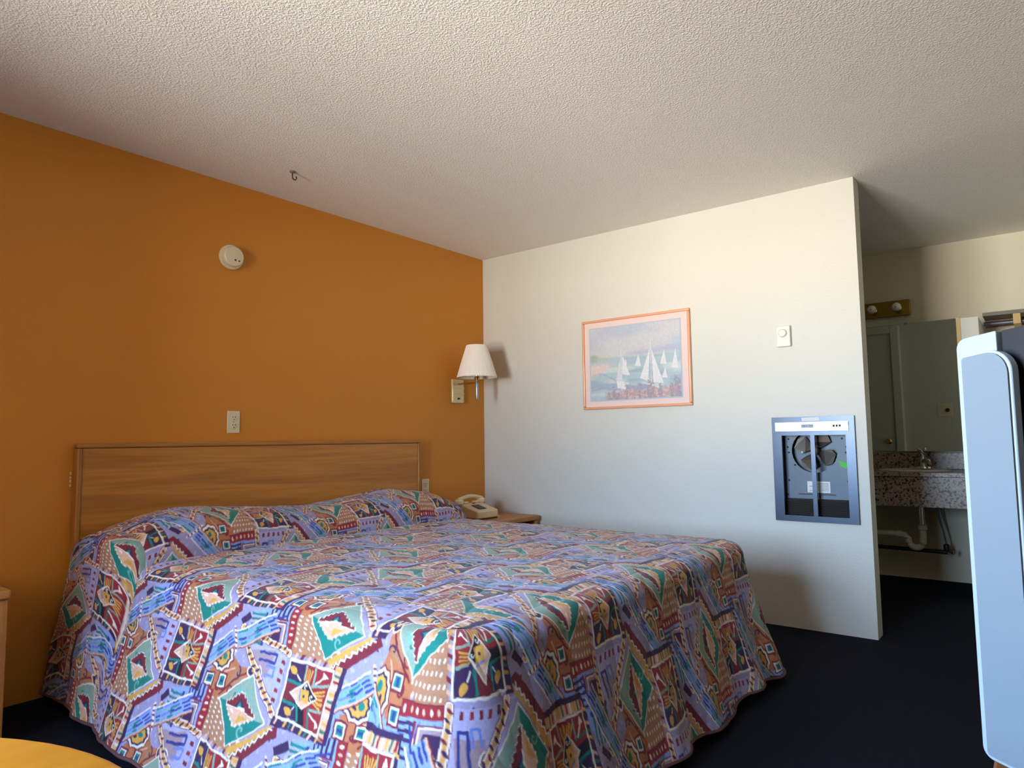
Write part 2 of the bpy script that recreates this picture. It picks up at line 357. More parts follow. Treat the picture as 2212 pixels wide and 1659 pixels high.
def paint_cloth():
    t=Cloth(); rng=np.random.RandomState(4)
    # scattered hook dots on the lavender ground
    for k in range(150):
        p=rng.rand(2)*2
        t.dot(p,.016,.022,'lav2',rng.rand()*3)
        if k%3==0: t.dot(p+.01,.010,.014,'navy')
    # tints of the ground
    t.poly([(.34,-.66),(.66,-.72),(.62,.02),(.72,.22),(.34,-.3)],'lav2')
    t.poly([(-.34,.42),(.16,.40),(-.10,.78),(-.30,1.02)],'lav2')
    t.poly([(1.04,.36),(1.30,.40),(1.36,.64),(1.02,.64),(.98,.5)],'sky')
    t.poly([(-.74,.42),(-.34,.42),(-.30,1.05),(-.62,1.0)],'sky')
    t.poly([(.72,-.45),(.98,-.42),(.92,-.12),(.78,.08)],'taupe')
    for k in range(26):
        t.dot((.36+.28*rng.rand(),-.62+.62*rng.rand()),.015,.022,'cream' if k%2 else 'blue',.5)
    # rust field with curls
    t.poly([(.92,-.22),(1.03,-.28),(1.16,-.10),(1.30,.02),(1.34,.28),(1.22,.44),(1.06,.50),(1.0,.36),(.88,.18),(.96,.02)],'rust')
    t.poly([(1.05,-.18),(1.2,-.02),(1.16,.14),(1.0,.06)],'tan')
    t.line(swirl((1.20,.06),.07,a0=1),.018,'maroon'); t.line(swirl((1.02,.02),.06,a0=3),.018,'purple')
    t.line(swirl((1.18,.30),.06,a0=5),.018,'maroon')
    t.line([(.98,-.12),(1.12,.08),(1.26,.22)],.022,'maroon'); t.line([(1.0,.1),(1.1,.3)],.016,'peach')
    # oval eye with red wings
    t.poly(zig((.86,-.06),(.93,-.34),5,.012)+[(.93,-.2)],'red'); t.poly(zig((1.0,-.34),(1.10,-.08),5,.012)+[(.98,-.2)],'red')
    t.dot((.955,-.22),.068,.115,'cream'); t.dot((.955,-.22),.054,.10,'purple'); t.dot((.945,-.22),.02,.06,'gold'); t.dot((.97,-.24),.012,.05,'peach')
    # gold face in a stepped outline
    c=(.93,.34)
    o=[(c[0]+.115*math.cos(a)*(1+.14*(k%2)),c[1]+.145*math.sin(a)*(1+.14*(k%2))) for k,a in enumerate(np.linspace(0,2*math.pi,20,endpoint=False))]
    t.poly([(c[0]+(x-c[0])*1.22,c[1]+(y-c[1])*1.22) for x,y in o],'maroon'); t.poly([(c[0]+(x-c[0])*1.1,c[1]+(y-c[1])*1.1) for x,y in o],'cream'); t.poly([(c[0]+(x-c[0])*.9,c[1]+(y-c[1])*.9) for x,y in o],'purple')
    t.poly([(c[0]+(x-c[0])*.72,c[1]+(y-c[1])*.72) for x,y in o],'gold')
    t.dot((.93,.30),.03,.04,'teal'); t.dot((.90,.36),.014,.03,'maroon'); t.dot((.96,.38),.014,.03,'purple'); t.line([(.89,.42),(.93,.44),(.97,.42)],.014,'cream')
    # tan panel with cream ticks, red bands round it
    t.poly([(-.36,-.40),(-.31,-.40),(-.31,.36),(-.66,.36),(-.72,.10)],'tan')
    for i in range(9):
        for j in range(8):
            x=-.70+.05*i+.02*(j%2);y=-.30+.085*j
            if x<-.335 and x>-.37-(y+.36)*.68 and y<.33: t.dot((x,y),.009,.02,'cream',.35)
    t.line([(-.36,-.42)]+zig((-.36,-.42),(-.70,.10),9,.012),.022,'cream')
    t.rect(-.76,.335,-.31,.445,'red'); t.line([(-.76,.335),(-.31,.335)],.014,'maroon')
    for k in range(7): t.dot((-.72+.065*k,.39),.012,.026,'peach' if k%2 else 'cream')
    # squares chain
    for (x,y) in [(-.86,.24),(-.83,.46),(-.80,.68)]:
        t.rect(x-.075,y-.075,x+.075,y+.075,'maroon'); t.rect(x-.055,y-.055,x+.055,y+.055,'cream'); t.rect(x-.04,y-.04,x+.04,y+.04,'teal'); t.rect(x-.014,y-.03,x+.014,y+.03,'navy')
    # bars, square with gold triangle, comb
    for k in range(5): t.rect(-.76,.47+.055*k,-.60,.497+.055*k,'purple')
    t.rect(-.61,.46,-.585,.74,'maroon')
    t.rect(-.575,.48,-.315,.745,'maroon'); t.rect(-.56,.495,-.33,.73,'cream'); t.rect(-.548,.507,-.342,.718,'taupe'); t.rect(-.52,.535,-.37,.69,'purple')
    t.poly([(-.50,.67),(-.50,.56),(-.40,.67)],'gold')
    for k in range(6): t.rect(-.60+.055*k,.80,-.572+.055*k,1.02,'green' if k%2 else 'teal'); 
    for k in range(6): t.rect(-.572+.055*k,.82,-.548+.055*k,1.04,'lav2')
    t.rect(-.62,.765,-.29,.80,'navy')
    # blue gates
    for k,(x,y) in enumerate([(-.24,.52),(-.13,.50)]):
        t.line([(x,y+.24-.12*k),(x,y),(x+.075,y),(x+.075,y+.24-.12*k)],.026,'navy' if k==0 else 'blue')
    # dashed hem under the medallion
    t.poly([(-.34,.36),(.34,.36),(.20,.46),(-.34,.46)],'lav2')
    for k in range(7): t.poly([(-.30+.085*k,.375),(-.265+.085*k,.375),(-.275+.085*k,.435),(-.31+.085*k,.435)],'maroon' if k%2 else 'red')
    # chain band beside the diamond, and its upright sister
    def chain(a,b,w,n):
        a=np.array(a,float);b=np.array(b,float);d=b-a;L=np.hypot(*d);nn=np.array([-d[1],d[0]])/L
        t.line([a,b],w+.036,'maroon'); t.line([a,b],w+.022,'cream'); t.line([a,b],w,'peach')
        for k in range(n):
            p=a+d*((k+.5)/n)
            t.dot(p+nn*.008*(1 if k%2 else -1),.014,.030,'purple' if k%3 else 'maroon',math.atan2(d[1],d[0])+.6)
            t.dot(a+d*((k+1.)/n),.014,.02,'gold')
    chain((.26,.36),(-.30,1.06),.046,13); chain((.70,-.66),(.58,.14),.046,12)
    # dark tick band
    t.poly([(.46,.02),(.56,.16),(.50,.20),(.40,.08)],'purple')
    # diamond: sage and teal halves, stepped core
    t.c=(.36,.80); t.f=.88
    T,Lf,B,R=(.36,.36),(-.08,.80),(.28,1.26),(.70,.86)
    t.poly([T,Lf,B,R],'cream'); q=lambda p,f:(.315+(p[0]-.315)*f,.82+(p[1]-.82)*f)
    t.poly([q(T,.95),q(Lf,.95),q(B,.95)],'sage'); t.poly([q(T,.95),q(R,.97),q(B,.95)],'teal')
    t.line(swirl((.16,.72),.075,a0=2),.02,'mint'); t.line(swirl((.18,.98),.07,a0=4),.02,'green'); t.line(swirl((.50,.70),.07,a0=0),.02,'mint'); t.poly([(.08,.86),(.2,.8),(.16,1.0)],'mint')
    t.poly(zig((.33,.52),(.12,.84),5,.014)+zig((.12,.84),(.30,1.12),5,.014)+zig((.30,1.12),(.50,.84),5,.014)+zig((.50,.84),(.33,.52),5,.014),'cream')
    t.poly(zig((.325,.535),(.132,.84),5,.013)+zig((.132,.84),(.30,1.105),5,.013)+[(.30,.82)],'maroon')
    t.poly(zig((.335,.535),(.487,.84),5,.013)+zig((.487,.84),(.31,1.105),5,.013)+[(.31,.82)],'peach')
    t.poly([(.37,.66),(.46,.84),(.36,.80)],'gold'); t.poly([(.20,.84),(.30,.74),(.30,.92)],'purple'); t.poly([(.23,.84),(.3,.79),(.3,.88)],'teal')
    t.poly([(.295,.72),(.315,.74),(.30,.86),(.285,.84)],'cream'); t.poly([(.33,.92),(.37,.90),(.34,1.02)],'cream')
    t.f=1.
    # ribbon of blue and green dashes, maroon selvedge with gold teeth
    def ribbon(a,b,w):
        a=np.array(a,float);b=np.array(b,float);d=b-a;L=np.hypot(*d);e=d/L;nn=np.array([-e[1],e[0]])
        P=lambda s_,r_:a+e*s_*L+nn*r_
        t.poly([P(0,-w/2),P(1,-w/2),P(1,w/2),P(0,w/2)],'sky')
        t.line([P(0,-w/2),P(1,-w/2)],.018,'peach'); t.line([P(0,-w/2-.014),P(1,-w/2-.014)],.012,'maroon'); t.line([P(0,w/2),P(1,w/2)],.016,'cream')
        rr=np.random.RandomState(9)
        for k in range(4):
            r_=-w/2+.03+(w-.05)*k/3.; s0=.02+.05*rr.rand()
            while s0<.95:
                l_=.10+.12*rr.rand(); t.line([P(s0,r_),P(min(.97,s0+l_),r_)],.022,['navy','mint','blue','teal','navy'][rr.randint(5)]); s0+=l_+.07
        t.poly([P(.46,-.035),P(.53,-.035),P(.53,.035),P(.46,.035)],'teal'); t.line([P(.42,0),P(.57,0)],.012,'navy')
    ribbon((.44,-.40),(.72,.18),.17); ribbon((.72,.24),(1.02,.66),.17)
    t.line([(.60,.26),(.84,.16)],.03,'cream'); 
    for k in range(5): t.dot((.62+.05*k,.25-.02*k),.012,.02,'maroon')
    t.poly([(.33,.24),(.42,.20),(.80,.72),(.70,.78)],'maroon')
    t.poly([(.34,.33)]+zig((.36,.30),(.72,.80),9,.016)+[(.66,.82)],'gold'); t.line(zig((.375,.29),(.735,.79),9,.016),.014,'cream')
    # blue block beside the medallion top
    t.line([(.36,-.5),(.42,-.34)],.02,'navy')
    # medallion
    t.c=(0.,.02); t.f=.88
    t.poly([(-.36,-.50),(.36,-.50),(.40,.38),(.30,.38),(.30,-.40),(-.36,-.40)],'purple')
    t.rect(-.36,-.44,.33,-.35,'peach')
    for k in range(11): t.poly([(-.34+.064*k,-.44),(-.312+.064*k,-.44),(-.322+.064*k,-.355),(-.35+.064*k,-.355)],['gold','green','red','cream'][k%4])
    for k in range(11): t.poly([(.30,-.36+.066*k),(.375,-.34+.066*k),(.375,-.31+.066*k),(.30,-.33+.066*k)],['gold','purple','peach','green'][k%4])
    for k in range(7): t.poly([(-.37,-.30+.09*k),(-.31,-.27+.09*k),(-.31,-.23+.09*k),(-.37,-.26+.09*k)],'maroon' if k%2 else 'peach')
    t.rect(-.315,-.345,.315,.345,'cream'); t.rect(-.29,-.32,.29,.32,'red')
    t.poly([(-.29,.10),(-.14,.06),(.10,.06),(.29,.02),(.29,.32),(-.29,.32)],'purple'); t.poly([(.12,-.04),(.29,-.08),(.29,.06),(.12,.1)],'dark'); t.poly([(-.06,.1),(.10,.1),(.12,.32),(-.06,.32)],'maroon')
    t.line([(-.15,-.30),(-.10,-.08)],.026,'sage'); t.line([(-.27,-.06),(-.12,-.09)],.03,'sage'); t.line([(.10,-.30),(.12,-.1)],.022,'sage'); t.line([(.12,-.10),(.28,-.14)],.03,'green')
    t.line([(-.27,.10),(-.14,.08)],.028,'sage'); t.line([(-.08,.12),(-.08,.30)],.03,'teal'); t.line([(.14,.1),(.13,.30)],.03,'teal'); t.line([(.14,.08),(.27,.04)],.03,'teal')
    for k in range(5): t.poly([(-.10+.045*k,-.27-.02*(k%2)),(-.075+.045*k,-.27),(-.035+.02*k,-.12),(-.055+.02*k,-.12)],'gold')
    for k in range(4): t.poly([(-.25+.02*(k%2),-.03+.036*k),(-.25,-.01+.036*k),(-.11,.0+.024*k),(-.11,-.014+.024*k)],'gold')
    for a,b in [((-.23,-.22),(-.13,-.12)),((.22,-.26),(.15,-.12))]:
        t.line([a,b],.016,'cream'); t.poly([(a[0]-.035,a[1]+.035),(a[0]+.005,a[1]-.045),(a[0]+.04,a[1]+.02)],'cream')
    for a,b in [((-.20,.25),(-.12,.13)),((.22,.20),(.16,.12))]:
        t.line([b,((a[0]+b[0])/2,(a[1]+b[1])/2)],.014,'cream'); t.dot(a,.035,.052,'gold',.7); t.dot((a[0]-.02,a[1]+.03),.022,.03,'gold')
    t.poly([(0,-.20),(.15,.0),(.03,.24),(-.14,.02)],'cream'); t.poly([(0,-.185),(.06,-.09),(-.05,.08),(-.125,.02)],'dark')
    t.poly([(.05,-.10),(.135,0),(.03,.215),(-.05,.12)],'peach'); t.poly([(-.05,-.06),(.08,-.08),(.06,.08),(-.045,.11)],'gold'); t.rect(-.005,-.012,.03,.02,'purple')
    t.line([(-.045,.10),(.06,.06)],.018,'blue'); t.line(swirl((0,-.12),.035),.012,'cream'); t.line(swirl((-.085,.01),.03),.012,'cream'); t.line(swirl((.045,.14),.03),.012,'cream')
    # soften to the weave
    I=t.img
    for ax in (0,1): I=(np.roll(I,1,ax)+2*I+np.roll(I,-1,ax))/4
    return I

def world_of(o):
    b = Matrix.LocRotScale(o.location, o.rotation_euler, o.scale)
    return world_of(o.parent) @ o.matrix_parent_inverse @ b if o.parent else b
def wb(name, bm, m, parent, smooth=False, bevel=0.0, label=None):
    """a part given in room coordinates"""
    o = build(name, bm, m, None, smooth, bevel); o.parent = parent; o.matrix_parent_inverse = world_of(parent).inverted()
    if label: o['label'] = label
    return o

# ------------------------------------------------------------------ bed and printed spread
bed = tag(empty('bed', (-1.80, -1.12, 0)), 'wide bed hidden under the printed spread', 'bed')
wb('mattress', boxes(((-2.68, -2.17, .32), (-.92, -.07, .545))), 'mattress', bed, bevel=.04)
wb('box_spring', boxes(((-2.68, -2.17, .12), (-.92, -.07, .315))), 'mattress', bed, bevel=.02)
for x in (-2.6, -1.0):
    for y in (-2.05, -.2):
        bm = bmesh.new(); tube(bm, [(x, y, 0), (x, y, .13)], .025); wb('leg', bm, 'metal_dark', bed)

CLOTH = paint_cloth(); CN = CLOTH.shape[0]
def cloth_at(U, V):
    wu = U+.035*(value_noise(U*4.1, V*4.1, 1)-.5)+.012*(value_noise(U*21, V*21, 2)-.5)
    wv = V+.035*(value_noise(U*4.1+9, V*4.1, 3)-.5)+.012*(value_noise(U*21, V*21+5, 4)-.5)
    x = (wu*CN/2) % CN; y = (wv*CN/2) % CN
    x0 = x.astype(int) % CN; y0 = y.astype(int) % CN; fx = (x-np.floor(x))[..., None]; fy = (y-np.floor(y))[..., None]
    x1 = (x0+1) % CN; y1 = (y0+1) % CN
    c = (CLOTH[y0, x0]*(1-fx)+CLOTH[y0, x1]*fx)*(1-fy)+(CLOTH[y1, x0]*(1-fx)+CLOTH[y1, x1]*fx)*fy
    return c*(0.80+.15*value_noise(U*60, V*60, 5))[..., None]
UF, VF = .285, .3225
BXL, BXR, BYF, BYH, RC, RR = -2.71, -.89, -2.215, -.056, .07, .065
PX = [-3.0, -2.71, -2.60, -2.45, -2.2, -2.0, -1.77, -1.5, -1.22, -.98, -.89, -.6]
PH = [.07, .112, .145, .172, .152, .136, .120, .140, .172, .150, .118, .05]
def pillow(x, y):
    h = np.interp(x, PX, PH); fr = .27
    q = np.clip(1-np.abs((y+.29)/fr)**2.8, 0, 1)
    return h*q**.5
def quilt(a, b):
    s = np.abs(np.sin(math.pi*(a/.105+.30*np.sin(b*9.)+.2*np.sin(b*23.))))
    return .0055*np.sqrt(s)+.006*(value_noise(a*9, b*9, 7)-.5)
def ztop(x, y):
    ex = np.minimum(x-BXL, BXR-x)+.0; ey = y-BYF
    e = np.clip(np.minimum(ex, ey)/.35, 0, 1)
    return .578+.012*np.sqrt(e)+pillow(x, y)-.022*np.exp(-((y+.572)/.022)**2)
# top sheet
st = .004
nx = int((BXR-BXL)/st); ny = int((BYH-BYF)/st)
gx = np.linspace(BXL, BXR, nx); yy_ = np.linspace(BYF, BYH, 40000); pz_ = ztop(np.full(40000, -2.3), yy_)
al_ = np.concatenate([[0], np.cumsum(np.hypot(np.diff(yy_), np.diff(pz_)))]); ny = int(al_[-1]/st); gy = np.interp(np.linspace(0, al_[-1], ny), al_, yy_)
X, Y = np.meshgrid(gx, gy, indexing='ij')
for cx, sx in ((BXL+RC, -1), (BXR-RC, 1)):
    dx = (X-cx)*sx; dy = (BYF+RC)-Y; m_ = (dx > 0) & (dy > 0) & (np.hypot(dx, dy) > RC)
    r_ = np.hypot(dx, dy); k_ = np.where(m_, RC/np.maximum(r_, 1e-6), 1)
    X = np.where(m_, cx+sx*dx*k_, X); Y = np.where(m_, (BYF+RC)-dy*k_, Y)
Z = ztop(X, Y)
ARC = np.interp(Y, yy_, al_)
inner = np.clip(np.minimum(np.minimum(X-BXL, BXR-X), Y-BYF)/.03, 0, 1)
Z = Z+quilt(Y*1.0, X)*inner
Uf = (X+2.71)/UF; Vf = (-ARC-.09)/VF
Us = (-(X-BXL)-.26)/UF; Vs = -(-Y-1.107)/VF
side_zone = (X < -2.50) & (Y < -.57)
U = np.where(side_zone, Us, Uf); V = np.where(side_zone, Vs, Vf)
Vt = np.stack([X, Y, Z], -1).reshape(-1, 3); Ct = cloth_at(U, V).reshape(-1, 3); Ft = quads(nx, ny)
# skirt round left side, foot and right side
E_, N_, S_, K_, UU = [], [], [], [], []
s = 0.0
def put(e, n, k, u):
    global s
    if E_: s += math.hypot(e[0]-E_[-1][0], e[1]-E_[-1][1])
    E_.append(e); N_.append(n); S_.append(s); K_.append(k); UU.append(u)
SEAM = .13                                                   # the foot print runs this far round the corner
for y in np.arange(BYH, BYF+RC, -.0030):
    wrap = y < BYF+RC+SEAM; put((BXL, y), (-1, 0), 1 if wrap else 0, BXL+RC-.26-(y-BYF-RC) if wrap else -y)
na = 90
for i in range(na+1):
    a = math.pi+i/na*math.pi/2; put((BXL+RC+RC*math.cos(a), BYF+RC+RC*math.sin(a)), (math.cos(a), math.sin(a)), 1, BXL+RC-(1-i/na)*.26)
for x in np.arange(BXL+RC+.0030, BXR-RC, .0030): put((x, BYF), (0, -1), 1, x)
for i in range(na+1):
    a = 1.5*math.pi+i/na*math.pi/2; put((BXR-RC+RC*math.cos(a), BYF+RC+RC*math.sin(a)), (math.cos(a), math.sin(a)), 1, BXR-RC+i/na*.26)
for y in np.arange(BYF+RC+.012, BYH, .012): put((BXR, y), (1, 0), 2, BXR-RC+.26+(y-BYF-RC))
E_ = np.array(E_); N_ = np.array(N_); S_ = np.array(S_); K_ = np.array(K_); UU = np.array(UU)
nd = 205; th = np.linspace(0, 1, nd)
z0 = ztop(E_[:, 0], E_[:, 1])
left = np.clip(-N_[:, 0], 0, 1); foot = np.clip(-N_[:, 1], 0, 1); right = np.clip(N_[:, 0], 0, 1)
flare = (.17-.08*np.clip((E_[:, 1]+.9)/.6, 0, 1))*left**2+.12*foot**2+.11*right**2
corner2 = np.exp(-((S_-(S_[K_ == 1][-1]-.05))/.07)**2); corner1 = np.exp(-((S_-(S_[K_ == 1][0]-.02))/.10)**2)
flare = flare+.03*corner2+.01*corner1
head = np.clip((E_[:, 1]+.52)/.08, 0, 1)*left
crease = np.exp(-((E_[:, 1]+.575)/.035)**2)*left
hem = .035+(.022*value_noise(S_*5, S_*0, 11)+.012*np.sin(S_*9))*(.3+.7*foot)
qa = .11                                                     # length of the round-over
drop = (z0-RR)-hem; Ltot = qa+np.maximum(drop, .1)*1.04
D = th[None, :]*Ltot[:, None]
ang = np.clip(D/qa, 0, 1)*math.pi/2
t = np.clip((D-qa)/(Ltot-qa)[:, None], 0, 1)
off = RR*np.sin(ang)+flare[:, None]*t**1.15
zz = z0[:, None]-RR*(1-np.cos(ang))-drop[:, None]*t
Sg = S_[:, None]
wave = (.75-.35*left[:, None])*t**1.3*(.016*np.sin(Sg*2*math.pi/.36+.7)+.011*np.sin(Sg*2*math.pi/.23+2.1)+.02*(value_noise(Sg*4+0*t, t*2.0, 13)-.5))
wave = wave+.05*t*np.sin((Sg-Sg[K_ == 1].max())*2*math.pi/.16)*corner2[:, None]*.6
off = off+wave+quilt(Sg+0*t, D)*np.clip(D/.03, 0, 1)+head[:, None]*(.02+.0*t)*np.clip(D/.06, 0, 1)-crease[:, None]*.03*np.clip(D/.08, 0, 1)*(1-.75*t)
Xk = E_[:, 0:1]+N_[:, 0:1]*off; Yk = E_[:, 1:2]+N_[:, 1:2]*off
Yk = np.minimum(Yk, -.012)
Vk = np.stack([Xk, Yk, zz], -1)
isl = (K_ == 0)[:, None]
Uk = np.where(isl, (D-.26)/UF, (UU[:, None]+2.71)/UF); Wk = np.where(isl, -(UU[:, None]-1.107)/VF, (D-.09)/VF)
ns = len(S_); Ck = cloth_at(Uk, Wk).reshape(-1, 3); Fk = quads(ns, nd, len(Vt))
spread = empty('bedspread', (-1.80, -1.12, 0)); tag(spread, 'quilted bedspread printed with red medallions, teal diamonds and blue ribbons', 'bedspread')
o = grid_mesh('quilted_cover', np.concatenate([Vt, Vk.reshape(-1, 3)]), np.concatenate([Ft, Fk]), np.concatenate([Ct, Ck]), 'quilt_print')
o.parent = spread; o.matrix_parent_inverse = world_of(spread).inverted()
hp = Vk[::8, -1, :]; bm = bmesh.new(); tube(bm, [tuple(p) for p in hp], .006, 6); mat('hem_binding', (96, 60, 62), .85); wb('hem', bm, 'hem_binding', spread, True)

# headboard
hb = tag(empty('headboard', (-1.757, 0, .25)), 'long oak headboard fixed to the orange wall', 'headboard')
wb('panel', boxes(((-2.765, -.044, .25), (-.745, -.002, 1.032))), 'oak', hb)
wb('top_edge', boxes(((-2.787, -.052, 1.034), (-.727, -.001, 1.056))), 'oak_edge', hb, bevel=.006)
for x0, x1 in ((-2.787, -2.767), (-.743, -.727)):
    wb('side_edge', boxes(((x0, -.052, .25), (x1, -.001, 1.033))), 'oak_upright', hb, bevel=.006)

# nightstands
def nightstand(x0, x1, yf, zt, label):
    r = tag(empty('nightstand', ((x0+x1)/2, yf/2, 0)), label, 'nightstand', 'nightstands beside the bed'); r_ = .032
    wb('top', boxes(((x0-.006, yf-.012, zt-.034), (x1+.006, -.004, zt))), 'oak_edge', r, bevel=.008)
    for a in (x0, x1-r_): wb('side_panel', boxes(((a, yf, .0), (a+r_, -.006, zt-.035))), 'oak_upright', r, bevel=.002)
    wb('back_panel', boxes(((x0+r_, -.02, .04), (x1-r_, -.008, zt-.036))), 'walnut_laminate', r)
    wb('shelf', boxes(((x0+r_, yf+.012, zt-.20), (x1-r_, -.021, zt-.18))), 'oak_edge', r)
    dr = wb('drawer', boxes(((x0+r_+.003, yf+.002, .09), (x1-r_-.003, -.022, zt-.205))), 'oak', r, bevel=.003)
    bm = bmesh.new(); lathe(bm, [(.008, 0), (.007, .012), (.016, .02), (.015, .028), (.006, .031)], ((x0+x1)/2, yf+.002, (zt-.115)/2), (0, -1, 0), 18); wb('knob', bm, 'brass', dr, True)
    wb('plinth', boxes(((x0+r_, yf+.03, 0), (x1-r_, yf+.05, .085))), 'walnut_laminate', r)
    return r
nightstand(-.615, -.045, -.52, .52, 'oak nightstand in the corner holding the beige telephone')
nightstand(-3.69, -3.128, -.44, .542, 'oak nightstand at the left edge, beyond the round table')

# telephone
ph = tag(empty('telephone', (-.42, -.285, .52), math.radians(176)), 'beige desk telephone on the corner nightstand', 'telephone')
bm = bmesh.new(); prism(bm, [(-.10, -.095, .006), (-.10, .105, .006), (-.10, .105, .058), (-.10, -.045, .098), (-.10, -.095, .098)], (.20, 0, 0))
build('body', bm, 'ivory_phone', ph, bevel=.010)
build('base', boxes(((-.095, -.09, 0), (.095, .10, .0055))), 'dark_slot', ph)
for x in (-.055, .055): build('cradle', boxes(((x-.022, -.088, .0985), (x+.022, -.042, .112))), 'ivory_phone', ph, bevel=.005)
bm = bmesh.new(); pts = [(-.115+.23*k/12, -.066, .124+.020*math.sin(math.pi*k/12)) for k in range(13)]; tube(bm, pts, .0135, 12)
hs = build('handset', bm, 'ivory_phone', ph, True)
for x in (-.105, .105):
    bm = bmesh.new(); lathe(bm, [(.024, 0), (.031, .008), (.031, .026), (.022, .036)], (x, -.066, .092), (0, 0, 1), 20); build('earpiece', bm, 'ivory_phone', hs, True)
bm = bmesh.new(); box(bm, (-.034, -.002, 0), (.034, .078, .003)); bmesh.ops.rotate(bm, verts=bm.verts, cent=(0, 0, 0), matrix=Matrix.Rotation(math.atan2(-.04, .15), 3, 'X')); bmesh.ops.translate(bm, verts=bm.verts, vec=(0.02, 0.0, .087))
kp = build('keypad', bm, 'dark_grey', ph)
sl = math.atan2(-.04, .15)
for i in range(4):
    for j in range(3):
        bm = boxes(((-.0065, -.006, 0), (.0065, .006, .003))); bmesh.ops.rotate(bm, verts=bm.verts, cent=(0, 0, 0), matrix=Matrix.Rotation(sl, 3, 'X'))
        y = .010+.019*i; bmesh.ops.translate(bm, verts=bm.verts, vec=(.02+(j-1)*.021, y*math.cos(sl), .0905+y*math.sin(sl))); build('key', bm, 'gate_grey', kp)
build('message_lamp', boxes(((-.012, -.036, .097), (.012, -.026, .1005))), mat('red_lens', (170, 34, 34), .3), ph)
bm = bmesh.new(); pts = [(-.11+.010*math.cos(k*1.3)-.02*math.sin(k/40*3.1), -.05+k*.0036, .085-.078*min(1, k/18)+.010*math.sin(k*1.3)) for k in range(42)]; pts = [(x, y, max(.006, z)) for x, y, z in pts]; tube(bm, pts, .0032, 6); build('cord', bm, 'ivory_phone', ph, True)

# wall lamp
wl = tag(empty('wall_lamp', (-.312, 0, 1.40)), 'brass wall lamp with a pleated white shade', 'lamp')
wb('back_plate', boxes(((-.372, -.022, 1.318), (-.252, -.001, 1.490))), 'brass_bright', wl, bevel=.004, label='polished brass back plate')
for z in (1.385, 1.425): wb('plate_rib', boxes(((-.372, -.026, z), (-.252, -.0225, z+.006))), 'brass_bright', wl)
bm = bmesh.new(); lathe(bm, [(.007, 0), (.007, .008), (.004, .011)], (-.312, -.022, 1.350), (0, -1, 0), 14); wb('switch', bm, 'dark_slot', wl, True)
bm = bmesh.new(); tube(bm, [(-.312, -.022, 1.455), (-.312, -.10, 1.455), (-.312, -.20, 1.455)], .006, 10); wb('arm', bm, 'brass', wl, True)
bm = bmesh.new(); lathe(bm, [(.004, 1.326), (.0105, 1.340), (.0125, 1.40), (.0125, 1.470), (.009, 1.476)], (-.312, -.20, 0), (0, 0, 1), 20); wb('stem', bm, 'steel_bright', wl, True)
bm = bmesh.new(); lathe(bm, [(.010, 1.474), (.020, 1.480), (.022, 1.490), (.012, 1.500), (.016, 1.54)], (-.312, -.20, 0), (0, 0, 1), 20); wb('socket', bm, 'brass', wl, True)
bm = bmesh.new(); seg = 144; rings = []
for r, z in ((.142, 1.492), (.1425, 1.496), (.140, 1.500), (.108, 1.61), (.074, 1.716), (.072, 1.722)):
    rings.append([bm.verts.new((-.312+(r+.0016*(k % 2))*math.cos(2*math.pi*k/seg), -.20+(r+.0016*(k % 2))*math.sin(2*math.pi*k/seg), z)) for k in range(seg)])
for a, b in zip(rings[:-1], rings[1:]):
    for k in range(seg): bm.faces.new((a[k], a[(k+1) % seg], b[(k+1) % seg], b[k]))
sh = wb('lamp_shade', bm, 'shade_cloth', wl); so = sh.modifiers.new('thickness', 'SOLIDIFY'); so.thickness = .003
bm = bmesh.new(); lathe(bm, [(.013, 1.541), (.014, 1.56), (.030, 1.60), (.032, 1.625), (.020, 1.65), (.004, 1.658)], (-.312, -.20, 0), (0, 0, 1), 20); wb('bulb', bm, 'bulb_glass', wl, True)
for a in (0, 2.094, 4.189):
    bm = bmesh.new(); tube(bm, [(-.312+.013*math.cos(a), -.20+.013*math.sin(a), 1.53), (-.312+.076*math.cos(a), -.20+.076*math.sin(a), 1.70)], .0018, 6); wb('shade_wire', bm, 'brass', wl)

# outlets
def outlet(x, z, label):
    r = tag(empty('wall_outlet', (x, 0, z)), label, 'outlet', 'duplex outlets on the orange wall')
    build('cover_plate', boxes(((-.035, -.006, -.058), (.035, -.0005, .058))), 'ivory', r, bevel=.003)
    for s in (-1, 1):
        bm = bmesh.new(); lathe(bm, [(.0165, 0), (.0165, .0022), (.015, .003)], (0, -.006, .0205*s), (0, -1, 0), 24); rc = build('receptacle', bm, 'ivory', r, True)
        for q in (-.0065, .0065): build('slot', boxes(((q-.0012, -.0096, .0205*s+.001), (q+.0012, -.0088, .0205*s+.0095))), 'dark_slot', rc)
        bm = bmesh.new(); lathe(bm, [(.0026, 0), (.0026, .0008)], (0, -.0088, .0205*s-.0075), (0, -1, 0), 12); build('slot', bm, 'dark_slot', rc)
    bm = bmesh.new(); lathe(bm, [(.003, 0), (.002, .001)], (0, -.006, 0), (0, -1, 0), 10); build('screw', bm, 'gate_grey', r)
outlet(-2.041, 1.159, 'ivory wall outlet above the middle of the headboard')
outlet(-.632, .730, 'ivory wall outlet beside the right end of the headboard')

